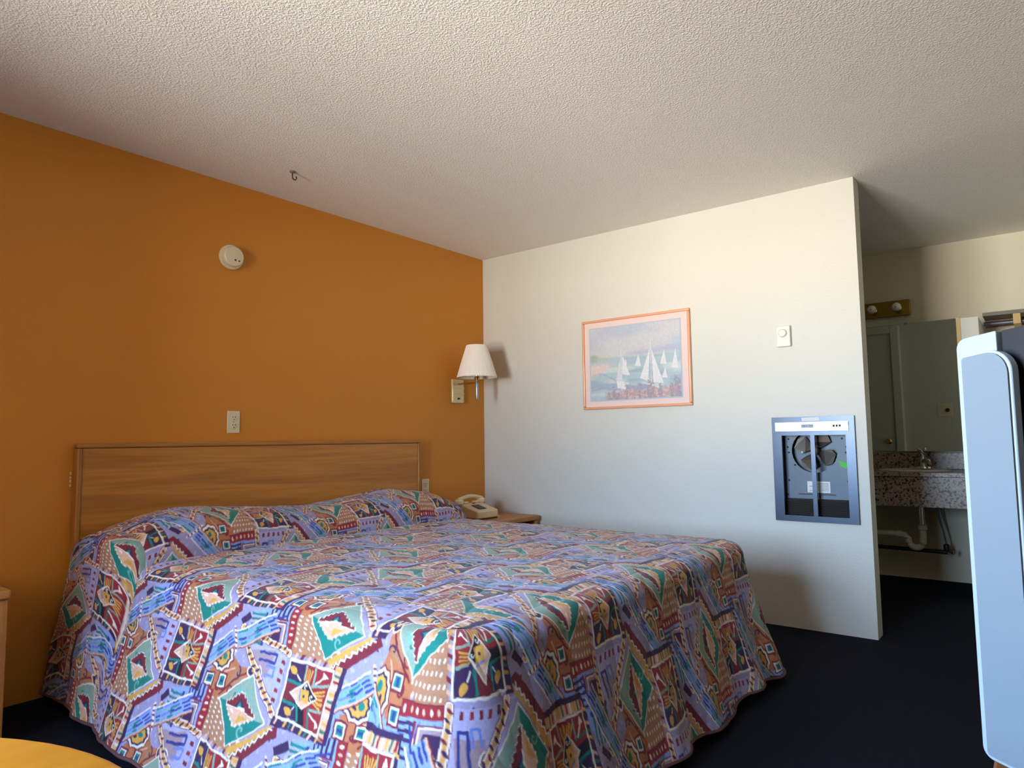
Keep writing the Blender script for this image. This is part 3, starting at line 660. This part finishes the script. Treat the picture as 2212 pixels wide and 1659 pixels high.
# smoke detector
sd = tag(empty('smoke_detector', (-2.075, 0, 2.034)), 'round ivory smoke detector high on the orange wall', 'smoke detector')
bm = bmesh.new(); lathe(bm, [(.066, .001), (.066, .014), (.062, .017)], (0, 0, 0), (0, -1, 0), 48); build('base_ring', bm, 'ivory', sd, True)
bm = bmesh.new(); lathe(bm, [(.050, .0175), (.050, .022)], (0, 0, 0), (0, -1, 0), 48); build('vent_gap', bm, 'gate_grey', sd, True)
bm = bmesh.new(); lathe(bm, [(.054, .0225), (.055, .036), (.050, .042), (.02, .0435)], (0, 0, 0), (0, -1, 0), 48); cap = build('cap', bm, 'ivory', sd, True)
for x, z, r in ((.004, -.020, .005), (.026, -.022, .0042)):
    bm = bmesh.new(); lathe(bm, [(r, .0425), (r, .0442)], (x, 0, z), (0, -1, 0), 14); build('hole', bm, 'dark_slot', cap)

# ceiling hook
hk = tag(empty('ceiling_hook', (-1.967, -.392, H)), 'small swag hook screwed into the ceiling', 'hook')
bm = bmesh.new(); lathe(bm, [(.016, -.001), (.014, -.006), (.006, -.010)], (0, 0, 0), (0, 0, 1), 16); build('hook_plate', bm, 'gate_grey', hk, True)
bm = bmesh.new(); tube(bm, [(0, 0, -.008), (0, 0, -.022)]+[(.012-.012*math.cos(a), 0, -.030-.012*math.sin(a)) for a in np.linspace(0, 4.0, 12)], .003, 8); build('hook_wire', bm, 'metal_dark', hk, True)

# ------------------------------------------------------------------ picture
PY0, PY1, PZ0, PZ1 = -1.679, -.901, 1.242, 1.845
pc = tag(empty('framed_picture', (0, -1.29, PZ0)), 'copper framed watercolour of white sailboats on the pale wall', 'picture')
fwid = .017
for nm, lo, hi in (('frame_rail', (-.024, PY0, PZ1-fwid), (-.002, PY1, PZ1)), ('frame_rail', (-.024, PY0, PZ0), (-.002, PY1, PZ0+fwid)), ('frame_stile', (-.024, PY0, PZ0+fwid), (-.002, PY0+fwid, PZ1-fwid)), ('frame_stile', (-.024, PY1-fwid, PZ0+fwid), (-.002, PY1, PZ1-fwid))):
    wb(nm, boxes((lo, hi)), 'copper_frame', pc, bevel=.006)
wb('mat_board', boxes(((-.012, PY0+fwid, PZ0+fwid), (-.003, PY1-fwid, PZ1-fwid))), 'pink_mat', pc)
AY0, AY1, AZ0, AZ1 = PY0+.068, PY1-.062, PZ0+.060, PZ1-.062
wb('inner_mat', boxes(((-.0135, AY0-.008, AZ0-.008), (-.0121, AY1+.008, AZ1+.008))), 'blue_mat', pc)
def painting():
    n, m_ = 330, 260; u, v = np.meshgrid(np.linspace(0, 1, n), np.linspace(0, 1, m_), indexing='ij')   # u: left to right, v: up
    N = lambda f, g, sd: value_noise(u*f, v*g, sd)
    P = lambda c: np.array(srgb_lin(c))
    C = np.empty((n, m_, 3)); C[:] = P((196, 198, 200))
    def lay(mask, c, a=1.0):
        k = np.clip(mask, 0, 1)[..., None]*a; C[:] = C*(1-k)+P(c)*k
    sm = lambda x, a, b: np.clip((x-a)/(b-a), 0, 1)
    w1 = .05*(N(6, 6, 1)-.5)+.02*(N(24, 24, 2)-.5)
    lay(sm(N(3, 4, 3)+.3*N(8, 9, 4), .62, .95)*sm(v, .5, .7), (150, 168, 204), .75)
    lay(sm(N(2.3, 5, 5), .5, .9)*sm(v, .6, .75), (206, 192, 192), .6)
    lay(sm(u, .5, .95)*sm(.75-np.abs(v-.66), .5, .75)*N(5, 7, 6), (120, 176, 208), .8)
    sea = sm(.575+w1*.6-v, -.015, .015); lay(sea, (142, 182, 190))
    lay(sea*sm(N(4, 16, 8)+w1, .52, .75), (96, 140, 176), .8); lay(sea*sm(N(3, 12, 9), .60, .8), (206, 214, 210), .8)
    lay(sm(.06-np.abs(v-.60-.05*u+w1), 0, .05)*sm(u, .38, .5), (160, 150, 196), .8)
    d1 = np.abs(v-(.27+.10*np.sin(u*7+1)-.06*u)); lay(sm(.045+w1-d1, 0, .03)*sm(.75-u, 0, .1), (104, 104, 168), .85)
    d2 = np.abs(v-(.16-.05*u+w1)); lay(sm(.03-d2, 0, .03)*sm(.55-u, 0, .1), (120, 110, 170), .8)
    beach = sm(.34-u+3*w1-.9*np.abs(v-.46), 0, .12)*sm(.54+.5*w1-v, 0, .06)*sm(v-.28-.45*u, 0, .08); lay(beach, (226, 194, 178))
    lay(beach*sm(.40-v, 0, .08), (206, 206, 150), .6)
    tree = sm(.14-u+2*w1, 0, .05)*sm(.64+w1*1.6-v, 0, .03)*sm(v-.53, 0, .03); lay(tree, (132, 160, 82)); lay(tree*N(30, 30, 12), (80, 116, 60), .7)
    lay(sm(.30-u, 0, .12)*sm(.60-v, 0, .02)*sm(v-.55, 0, .02), (150, 164, 120), .7)
    def tri(a, b, c, colr, al=1.0):
        def e(p, q): return (q[0]-p[0])*(v-p[1])-(q[1]-p[1])*(u-p[0])
        e1, e2, e3 = e(a, b), e(b, c), e(c, a); ins = ((e1 > 0) & (e2 > 0) & (e3 > 0)) | ((e1 < 0) & (e2 < 0) & (e3 < 0)); lay(ins.astype(float), colr, al)
    wht = (236, 234, 232); off_ = (214, 216, 222)
    tri((.345, .56), (.30, .27), (.352, .25), off_); tri((.375, .60), (.365, .34), (.455, .32), wht); tri((.30, .26), (.44, .22), (.40, .13), wht); tri((.30, .26), (.40, .13), (.31, .16), wht)
    tri((.68, .66), (.655, .22), (.565, .27), wht); tri((.695, .66), (.71, .20), (.82, .18), wht); tri((.56, .22), (.82, .17), (.76, .12), off_)
    for cx, w_, b_, t_ in ((.545, .035, .44, .60), (.82, .035, .44, .62), (.94, .035, .38, .63), (.83, .03, .26, .40), (.405, .018, .47, .55)):
        tri((cx+.01, t_), (cx-w_, b_), (cx+w_, b_-.01), wht, .95)
    for x_ in (.358, .688): lay(((np.abs(u-x_) < .004) & (v < .78 if x_ > .5 else v < .68) & (v > .12)).astype(float), (226, 226, 226))
    fl = sm(.10+.07*N(26, 3, 20)+.10*sm(u, .6, 1)*N(30, 6, 21)-v, 0, .02)*sm(u, .15, .22); lay(fl, (176, 106, 110)); lay(fl*sm(N(40, 40, 22), .5, .7), (214, 150, 130)); lay(fl*sm(N(34, 26, 23), .62, .75), (98, 76, 116)); lay(fl*sm(N(50, 30, 24), .7, .8), (120, 150, 120))
    for x_, h_ in ((.27, .2), (.41, .24), (.56, .22), (.66, .27), (.70, .22), (.78, .20), (.9, .24), (.95, .32), (.98, .25)):
        lay(sm(.016*(1+N(30, 60, 30))-np.abs(u-x_+.02*(N(20, 40, 31)-.5)), 0, .01)*sm(h_-v, 0, .03)*sm(N(60, 60, 32), .25, .5), (104, 74, 104), .85)
    Yp = AY1+(AY0-AY1)*u; Zp = AZ0+(AZ1-AZ0)*v
    Vv = np.stack([np.full_like(Yp, -.0142), Yp, Zp], -1).reshape(-1, 3)
    C[:] = (C*.52+P((196, 198, 203))*.48)*(.94+.12*N(90, 90, 40))[..., None]
    o = grid_mesh('print', Vv, quads(n, m_), C.reshape(-1, 3), 'watercolour'); o.parent = pc; o.matrix_parent_inverse = world_of(pc).inverted()
painting()

# thermostat
th_ = tag(empty('thermostat', (0, -2.236, 1.609)), 'small ivory thermostat with a round dial above the wall heater', 'thermostat')
wb('housing', boxes(((-.026, -2.271, 1.549), (-.001, -2.196, 1.667))), 'thermo_plastic', th_, bevel=.004)
bm = bmesh.new(); lathe(bm, [(.024, .026), (.023, .034), (.019, .040), (.006, .041)], (0, -2.232, 1.625), (-1, 0, 0), 32); wb('dial', bm, 'thermo_plastic', th_, True)

# ------------------------------------------------------------------ wall heater
hy0, hy1, hz0, hz1 = -2.573, -2.147, .580, 1.152
he = tag(empty('wall_heater', (0, -2.36, hz0)), 'recessed steel wall heater with an open fan grille', 'heater')
gy0, gy1, gz0, gz1 = -2.528, -2.198, .612, 1.050
bm = boxes(((-.018, hy0, hz0), (-.001, hy1, gz0)), ((-.018, hy0, gz1), (-.001, hy1, hz1)), ((-.018, hy0, gz0), (-.001, gy0, gz1)), ((-.018, gy1, gz0), (-.001, hy1, gz1)))
wb('face_frame', bm, 'steel', he, label='brushed steel face frame')
wb('centre_bar', boxes(((-.020, -2.372, gz0), (-.008, -2.350, gz1))), 'steel', he)
bm = boxes(((-.026, -2.545, 1.074), (-.0185, -2.168, 1.122))); tp = wb('control_panel', bm, 'steel_bright', he)
for k in range(22): wb('rib', boxes(((-.028, -2.452+k*.0062, 1.078), (-.0262, -2.449+k*.0062, 1.118))), 'white_plastic', tp)
wb('name_label', boxes(((-.0284, -2.372, 1.090), (-.0281, -2.308, 1.110))), mat('label_blue', (176, 190, 214), .5), tp)
lm = Matrix(((0, 0, -1, -.0288), (-1, 0, 0, -2.340), (0, 1, 0, 1.100), (0, 0, 0, 1)))
lettering('lettering', 'HEATER', .0165, 'dark_grey', tp, lm).matrix_parent_inverse = world_of(tp).inverted()
for y in (-2.474, -2.489, -2.504): wb('button', boxes(((-.030, y-.0045, 1.093), (-.0265, y+.0045, 1.105))), 'dark_slot', tp)
wb('sticker', boxes(((-.0186, -2.400, 1.128), (-.0181, -2.310, 1.147))), 'paper', he)
wb('housing', boxes(((.004, -2.556, .594), (.010, -2.552, 1.134)), ((.004, -2.168, .594), (.10, -2.164, 1.134)), ((.010, -2.556, .594), (.10, -2.552, 1.134)), ((.004, -2.556, .592), (.10, -2.164, .594)), ((.004, -2.556, 1.134), (.10, -2.164, 1.136)), ((.098, -2.552, .594), (.10, -2.168, 1.134))), 'baffle_metal', he)
# inner sheet with a round hole
bm = bmesh.new(); cy, cz, R_ = -2.350, .962, .118; y0, y1, z0_, z1_ = -2.551, -2.169, .700, 1.133; seg = 64; a_, b_ = [], []
for k in range(seg):
    t_ = 2*math.pi*k/seg; cs, sn_ = math.cos(t_), math.sin(t_); rr_ = R_*(1+.012*(k % 2))
    a_.append(bm.verts.new((.050, cy+rr_*cs, cz+rr_*sn_)))
    f = min((y1-cy)/cs if cs > 1e-6 else 9, (y0-cy)/cs if cs < -1e-6 else 9, (z1_-cz)/sn_ if sn_ > 1e-6 else 9, (z0_-cz)/sn_ if sn_ < -1e-6 else 9)
    b_.append(bm.verts.new((.050, cy+f*cs, cz+f*sn_)))
for k in range(seg): bm.faces.new((a_[k], a_[(k+1) % seg], b_[(k+1) % seg], b_[k]))
ip = wb('baffle_plate', bm, 'baffle_metal', he); so = ip.modifiers.new('thickness', 'SOLIDIFY'); so.thickness = .002
fanroot = None
bm = bmesh.new(); lathe(bm, [(.022, 0), (.022, .018), (.012, .022)], (.078, cy, cz), (-1, 0, 0), 24); fan = wb('fan_hub', bm, 'fan_metal', he, True)
for q in range(4):
    bm = bmesh.new(); a0 = math.radians(35+90*q); P2 = [(.018, -.3), (.05, -.72), (.085, -.74), (.110, -.45), (.112, .05), (.095, .42), (.055, .46), (.018, .3)]
    top_, bot = [], []
    for r, dt in P2:
        a = a0+dt; x = .068+.022*dt
        top_.append(bm.verts.new((x, cy+r*math.cos(a), cz+r*math.sin(a)))); bot.append(bm.verts.new((x+.0015, cy+r*math.cos(a), cz+r*math.sin(a))))
    bm.faces.new(top_); bm.faces.new(bot[::-1])
    for k in range(8): bm.faces.new((top_[k], bot[k], bot[(k+1) % 8], top_[(k+1) % 8]))
    wb('fan_blade', bm, 'fan_metal', fan)
bm = bmesh.new(); lathe(bm, [(.006, 0), (.006, .004)], (.054, -2.285, .956), (-1, 0, 0), 12); wb('bolt', bm, 'steel_dull', he, True)
wb('coil_guard', boxes(((.045, -2.551, .596), (.050, -2.169, .698))), 'coil_dark', he)
for k in range(9): wb('coil_fin', boxes(((.030, -2.545, .606+.010*k), (.046, -2.175, .609+.010*k))), 'coil_dark', he)
wb('seam_strip', boxes(((.044, -2.45, .722), (.0485, -2.26, .728))), 'dark_grey', he)
lb = wb('rating_label', boxes(((.047, -2.424, .735), (.0485, -2.306, .796))), 'paper', he)
for k in range(6): wb('print_line', boxes(((.0465, -2.416, .744+.008*k), (.0469, -2.316+.0*k-.02*(k % 3), .7465+.008*k))), 'gate_grey', lb)
bm = bmesh.new(); prism(bm, [(.046, -2.468, .912), (.046, -2.520, .898), (.046, -2.512, .866), (.046, -2.485, .880)], (.002, 0, 0)); wb('green_tag', bm, 'green_tag', he)
for y, z in ((-2.215, 1.03), (-2.21, .985), (-2.215, .955), (-2.245, .885), (-2.495, 1.03), (-2.515, .985), (-2.512, .955), (-2.515, .80), (-2.21, .80), (-2.2, .72)):
    bm = bmesh.new(); lathe(bm, [(.006, 0), (.005, .003)], (.049, y, z), (-1, 0, 0), 10); wb('screw', bm, 'dark_slot', he)

# ------------------------------------------------------------------ vanity alcove
CX, CZ = 1.30, .795                                          # counter front and top
VY0, VY1 = -2.944, -1.75
vt = tag(empty('vanity_counter', (1.58, -2.35, .565)), 'speckled granite vanity counter hung on the alcove wall', 'counter')
wb('counter_top', boxes(((CX, VY0, CZ-.03), (AX-.001, VY1, CZ))), 'granite', vt, bevel=.003)
wb('apron', boxes(((CX+.012, VY0, .566), (CX+.036, VY1, CZ-.031))), 'granite', vt)
wb('backsplash', boxes(((AX-.025, VY0, CZ+.001), (AX-.001, VY1, .913))), 'granite', vt, bevel=.002)
for y in (-2.93, -1.80): wb('support_rail', boxes(((CX+.04, y, .60), (AX-.002, y+.03, CZ-.032))), 'walnut_laminate', vt)
sk = tag(empty('sink_basin', (1.58, -2.62, CZ)), 'white oval sink set into the granite counter', 'sink')
bm = bmesh.new(); seg = 40
rings = []
for r, z in ((1.06, .0015), (1.04, .008), (.98, .009), (.92, .003)):
    rings.append([bm.verts.new((1.58+.17*r*math.cos(2*math.pi*k/seg), -2.62+.21*r*math.sin(2*math.pi*k/seg), CZ+z)) for k in range(seg)])
for a, b in zip(rings[:-1], rings[1:]):
    for k in range(seg): bm.faces.new((a[k], a[(k+1) % seg], b[(k+1) % seg], b[k]))
wb('rim', bm, 'white_pvc', sk, True)
bm = bmesh.new(); rings = []
for r, z in ((.92, .003), (.80, .002), (.5, .0015), (.1, .001)):
    rings.append([bm.verts.new((1.58+.17*r*math.cos(2*math.pi*k/seg), -2.62+.21*r*math.sin(2*math.pi*k/seg), CZ+z)) for k in range(seg)])
for a, b in zip(rings[:-1], rings[1:]):
    for k in range(seg): bm.faces.new((a[k], a[(k+1) % seg], b[(k+1) % seg], b[k]))
bm.faces.new(rings[-1]); wb('bowl', bm, 'white_pvc', sk, True)
fc = tag(empty('faucet', (1.765, -2.655, CZ)), 'chrome single lever faucet on the granite counter', 'faucet')
bm = bmesh.new(); seg = 28; v0 = [bm.verts.new((1.765+.028*math.cos(2*math.pi*k/seg), -2.645+.085*math.sin(2*math.pi*k/seg), CZ+.009)) for k in range(seg)]
v1 = [bm.verts.new((1.765+.024*math.cos(2*math.pi*k/seg), -2.645+.080*math.sin(2*math.pi*k/seg), CZ+.020)) for k in range(seg)]
for k in range(seg): bm.faces.new((v0[k], v0[(k+1) % seg], v1[(k+1) % seg], v1[k]))
bm.faces.new(v1); bm.faces.new(v0[::-1]); wb('deck_plate', bm, 'chrome', fc, True)
bm = bmesh.new(); lathe(bm, [(.026, .020), (.024, .05), (.022, .085), (.014, .098)], (1.765, -2.655, CZ), (0, 0, 1), 24); wb('body', bm, 'chrome', fc, True)
bm = bmesh.new(); tube(bm, [(1.755, -2.655, CZ+.055), (1.70, -2.68, CZ+.075), (1.64, -2.705, CZ+.062), (1.625, -2.712, CZ+.045)], [.016, .013, .012, .011], 14); wb('spout', bm, 'chrome', fc, True)
bm = bmesh.new(); tube(bm, [(1.765, -2.655, CZ+.095), (1.76, -2.645, CZ+.125), (1.72, -2.638, CZ+.142), (1.69, -2.632, CZ+.150)], [.014, .013, .010, .006], 12); wb('lever', bm, 'chrome', fc, True)
# drain and supply pipes
dp = tag(empty('sink_drain', (1.58, -2.62, .20)), 'chrome tailpiece and white trap below the vanity counter', 'pipe')
DX, DY = 1.55, -2.652
bm = bmesh.new(); tube(bm, [(DX, DY, CZ-.032), (DX, DY, .425)], .0175, 18); wb('tailpiece', bm, 'chrome', dp, True)
bm = bmesh.new(); lathe(bm, [(.020, .385), (.030, .392), (.030, .420), (.022, .428)], (DX, DY, 0), (0, 0, 1), 24); wb('slip_nut', bm, 'white_pvc', dp, True)
bm = bmesh.new(); pts = [(DX, DY, .39), (DX, DY, .33)]+[(DX, DY+.045-.045*math.cos(a), .31-.045*math.sin(a)) for a in np.linspace(0, math.pi, 12)]+[(DX, DY+.09, .325), (DX, DY+.105, .347), (DX, DY+.14, .352), (DX, DY+.21, .352)]
tube(bm, pts, .022, 18); wb('trap_bend', bm, 'white_pvc', dp, True)
bm = bmesh.new(); lathe(bm, [(.025, 0), (.028, .006), (.028, .022), (.025, .028)], (DX, DY+.13, .352), (0, 1, 0), 20); wb('slip_nut', bm, 'white_pvc', dp, True)
bm = bmesh.new(); tube(bm, [(DX, DY+.205, .352), (DX, DY+.62, .352)], .020, 16); wb('waste_pipe', bm, 'cream_pvc', dp, True)
rp = tag(empty('supply_pipe', (1.70, -2.4, .22)), 'dark supply pipe with valve and thin hoses under the vanity', 'pipe')
bm = bmesh.new(); tube(bm, [(1.66, -2.78, .232), (1.66, -2.0, .240)], .014, 14); wb('pipe', bm, 'dark_pipe', rp, True)
bm = bmesh.new(); lathe(bm, [(.014, 0), (.018, .006), (.018, .045), (.010, .055)], (1.66, -2.775, .235), (0, 0, 1), 16); wb('valve', bm, 'dark_pipe', rp, True)
bm = bmesh.new(); lathe(bm, [(.006, 0), (.006, .02), (.016, .022), (.016, .030)], (1.655, -2.79, .238), (-.4, -1, 0), 14); wb('valve_handle', bm, 'chrome', rp, True)
for dx in (0, .012):
    bm = bmesh.new(); tube(bm, [(1.66+dx, -2.775, .29), (1.655+dx, -2.765, .36), (1.66+dx, -2.745+dx, .48), (1.67+dx, -2.732+dx, .60), (1.68+dx, -2.72+dx, CZ-.034)], .0045, 8); wb('hose', bm, 'steel_dull', rp, True)
# mirror
mi = tag(empty('wall_mirror', (AX-.012, -2.40, .925), 0), 'frameless mirror above the granite vanity counter', 'mirror')
mi.rotation_euler = (0, math.radians(-.6), math.radians(-2.5))
build('glass', boxes(((-.006, -.52, .0), (0.0, .62, .948))), 'mirror_glass', mi)
for y in (-.19, .35): build('clip', boxes(((-.011, y-.010, .940), (.002, y+.010, .957))), 'steel_bright', mi)
# light bar
lb_ = tag(empty('vanity_light', (AX, -2.325, 1.938)), 'brass vanity light bar with round frosted bulbs above the mirror', 'lamp')
wb('bar', boxes(((AX-.042, -2.624, 1.938), (AX-.001, -2.02, 2.055))), 'brass_plate', lb_, bevel=.003, label='polished brass bar')
for k in range(4):
    y = -2.545+k*.165
    bm = bmesh.new(); lathe(bm, [(.026, .0), (.026, .012), (.018, .016), (.018, .030)], (AX-.042, y, 1.996), (-1, 0, 0), 20); sk_ = wb('socket', bm, 'brass', lb_, True)
    bm = bmesh.new(); lathe(bm, [(.015, .030)]+[(max(.002, .032*math.sin(a)), .066-.032*math.cos(a)) for a in np.linspace(.5, 3.1, 10)], (AX-.042, y, 1.996), (-1, 0, 0), 24); wb('bulb', bm, 'bulb_glass', sk_, True)
    bm = bmesh.new(); lathe(bm, [(.005, .0975), (.004, .0986)], (AX-.042, y, 1.992), (-1, 0, 0), 10); wb('bulb_mark', bm, 'gate_grey', sk_)
# partition at the end of the vanity
pt = tag(empty('partition', (1.56, -3.01, 0)), 'low pale partition at the end of the vanity', 'partition')
wb('panel', boxes(((1.276, -3.068, 0), (AX-.001, -2.972, 1.795))), 'white_paint', pt)
wb('edge_trim', boxes(((1.270, -2.971, 0), (AX-.001, -2.948, 1.800))), 'tan_trim', pt)
# closet shelf beyond
cs_ = tag(empty('closet_shelf', (1.7, -3.6, 1.80)), 'closet shelf with hanging rail behind the television', 'shelf')
wb('board', boxes(((1.60, -4.24, 1.838), (AX-.001, -3.075, 1.862))), 'gate_grey', cs_)
wb('cleat', boxes(((AX-.03, -4.24, 1.79), (AX-.002, -3.075, 1.837))), 'walnut_laminate', cs_)
bm = bmesh.new(); tube(bm, [(1.66, -4.24, 1.79), (1.66, -3.075, 1.79)], .014, 14); wb('rail', bm, 'steel_dull', cs_, True)
for y in (-3.26, -3.8): wb('bracket', boxes(((1.60, y-.02, 1.77), (AX-.031, y+.02, 1.837))), 'tan_trim', cs_)
# switch plate on the back of the partition wall, seen in the mirror
sw = tag(empty('switch_plate', (WT, -2.485, 1.235)), 'double switch plate reflected in the vanity mirror', 'switch')
build('cover_plate', boxes(((.0005, -.058, -.058), (.006, .058, .058))), 'ivory', sw, bevel=.002)
bm = bmesh.new(); lathe(bm, [(.017, .006), (.017, .014)], (0, -.022, 0), (1, 0, 0), 20); build('plug', bm, 'dark_slot', sw)
build('toggle', boxes(((.006, .018, -.012), (.014, .026, .012))), 'ivory', sw)

# ------------------------------------------------------------------ television and its stand
ang = math.atan2(.55, -.835)                                 # facing direction of the screen
tv = empty('television', (-2.974, -3.289, .664), ang); tag(tv, 'silver television with a tall grey speaker panel, partly out of frame', 'television')
# local: +x out of the screen, +y towards image left (0 at the left edge), z up
TH, TW = .512, .66
def outline(y0, y1, z0, z1, rl, rr_, arch=0.0, n=8):
    P = []
    for cy, cz, r, a0 in ((y1-rl, z1-rl, rl, 0), (y0+rr_, z1-rr_, rr_, 90), (y0+rr_, z0+rr_, rr_, 180), (y1-rl, z0+rl, rl, 270)):
        for k in range(n+1):
            a = math.radians(a0+90*k/n); P.append((cy+r*math.cos(a), cz+r*math.sin(a)))
    return P
def arched(P, y_left, span, amp, zmid):
    return [(y, z+(amp*(1-((y_left-y)/span-.5)**2*4) if z > zmid else -amp*.6*(1-((y_left-y)/span-.5)**2*4))) for y, z in P]
def dense(P, n=6):
    out = []
    for (a, b), (c, d) in zip(P, P[1:]+P[:1]):
        for k in range(n): out.append((a+(c-a)*k/n, b+(d-b)*k/n))
    return out
for side in (0, 1):
    y1_, y0_ = (0, -.050) if side == 0 else (-TW+.050, -TW)
    P = dense(outline(y0_, y1_, 0.004, TH-.016, .012 if side == 0 else .002, .002 if side == 0 else .012), 3)
    P = arched(P, 0, TW, .016, TH/2)
    bm = bmesh.new(); prism(bm, [(-.045, y, z) for y, z in P], (.045, 0, 0)); build('bezel_wing', bm, 'silver_plastic', tv, bevel=.003)
P = arched(dense(outline(-TW+.051, -.051, 0.004, TH-.016, .002, .002), 12), 0, TW, .016, TH/2)
bm = bmesh.new(); prism(bm, [(-.05, y, z) for y, z in P], (.042, 0, 0)); build('screen_surround', bm, 'black_plastic', tv)
build('screen', boxes(((-.0075, -TW+.13, .05), (-.002, -.13, TH-.05))), 'screen_glass', tv)
for side in (0, 1):
    a, b = (-.0165, -.0745) if side == 0 else (-TW+.0745, -TW+.0165)
    P = outline(b, a, .014, TH-.040, .004 if side == 0 else .028, .028 if side == 0 else .004); P = arched(dense(P, 3), 0, TW, .018, TH/2)
    bm = bmesh.new(); prism(bm, [(.0002, y, z) for y, z in P], (.014, 0, 0)); rim = build('grille_rim', bm, 'silver_rim', tv, bevel=.003)
    cyy, czz = (a+b)/2, TH/2; P2 = [(cyy+(y-cyy)*.925, czz+(z-czz)*.988) for y, z in P]
    bm = bmesh.new(); prism(bm, [(.0145, y, z) for y, z in P2], (.0025, 0, 0)); build('speaker_grille', bm, 'speaker_cloth', rim)['label'] = 'pale grey speaker cloth'
bm = bmesh.new(); F1 = [(-.051, -.012, .01), (-.051, -TW+.012, .01), (-.051, -TW+.012, TH-.012), (-.051, -.012, TH-.012)]; F2 = [(-.36, -.12, .02), (-.36, -TW+.12, .02), (-.36, -TW+.12, TH-.14), (-.36, -.12, TH-.14)]
va = [bm.verts.new(p) for p in F1]; vb = [bm.verts.new(p) for p in F2]; bm.faces.new(va); bm.faces.new(vb[::-1])
for k in range(4): bm.faces.new((va[k], vb[k], vb[(k+1) % 4], va[(k+1) % 4]))
build('rear_cabinet', bm, 'black_plastic', tv, bevel=.01)
build('foot', boxes(((-.30, -TW+.10, -.0138), (-.05, -.10, .0095))), 'black_plastic', tv)
for ch in tv.children_recursive:
    ch.data.transform(Matrix.Diagonal((1, -1, 1, 1))); ch.data.flip_normals()
ts = tag(empty('television_stand', (-3.0, -3.75, 0)), 'brown laminate stand under the silver television', 'stand')
SY = -3.296
wb('top', boxes(((-3.60, -4.20, .626), (-2.47, SY, .650))), 'walnut_laminate', ts, bevel=.004)
for x in (-3.58, -2.51): wb('side_panel', boxes(((x, -4.19, 0), (x+.022, SY-.02, .625))), 'walnut_laminate', ts)
wb('back_panel', boxes(((-3.557, -4.19, .05), (-2.511, -4.175, .625))), 'walnut_laminate', ts)
for k in range(2):
    x0 = -3.553+k*.522; dr = wb('drawer_front', boxes(((x0, SY-.045, .34), (x0+.515, SY-.022, .615))), 'walnut_laminate', ts, bevel=.003)
    wb('handle', boxes(((x0+.20, SY-.021, .475), (x0+.315, SY-.006, .487))), 'brass', dr, bevel=.003)
wb('shelf', boxes(((-3.557, -4.17, .30), (-2.511, SY-.03, .32))), 'walnut_laminate', ts)

# ------------------------------------------------------------------ round table by the window
tb = tag(empty('round_table', (-4.045, -2.66, 0)), 'round honey coloured wooden table at the lower left', 'table')
bm = bmesh.new(); lathe(bm, [(.36, .708), (.378, .714), (.384, .724), (.380, .736), (.372, .740)], (0, 0, 0), (0, 0, 1), 72); build('table_top', bm, 'honey_table', tb, True)
bm = bmesh.new(); lathe(bm, [(.09, .690), (.09, .7075)], (0, 0, 0), (0, 0, 1), 24); build('mount_plate', bm, 'metal_dark', tb, True)
bm = bmesh.new(); lathe(bm, [(.035, .03), (.035, .6895)], (0, 0, 0), (0, 0, 1), 24); build('pedestal', bm, 'metal_dark', tb, True)
bm = bmesh.new(); lathe(bm, [(.24, .0), (.24, .012), (.06, .030), (.036, .034)], (0, 0, 0), (0, 0, 1), 40); build('base', bm, 'metal_dark', tb, True)
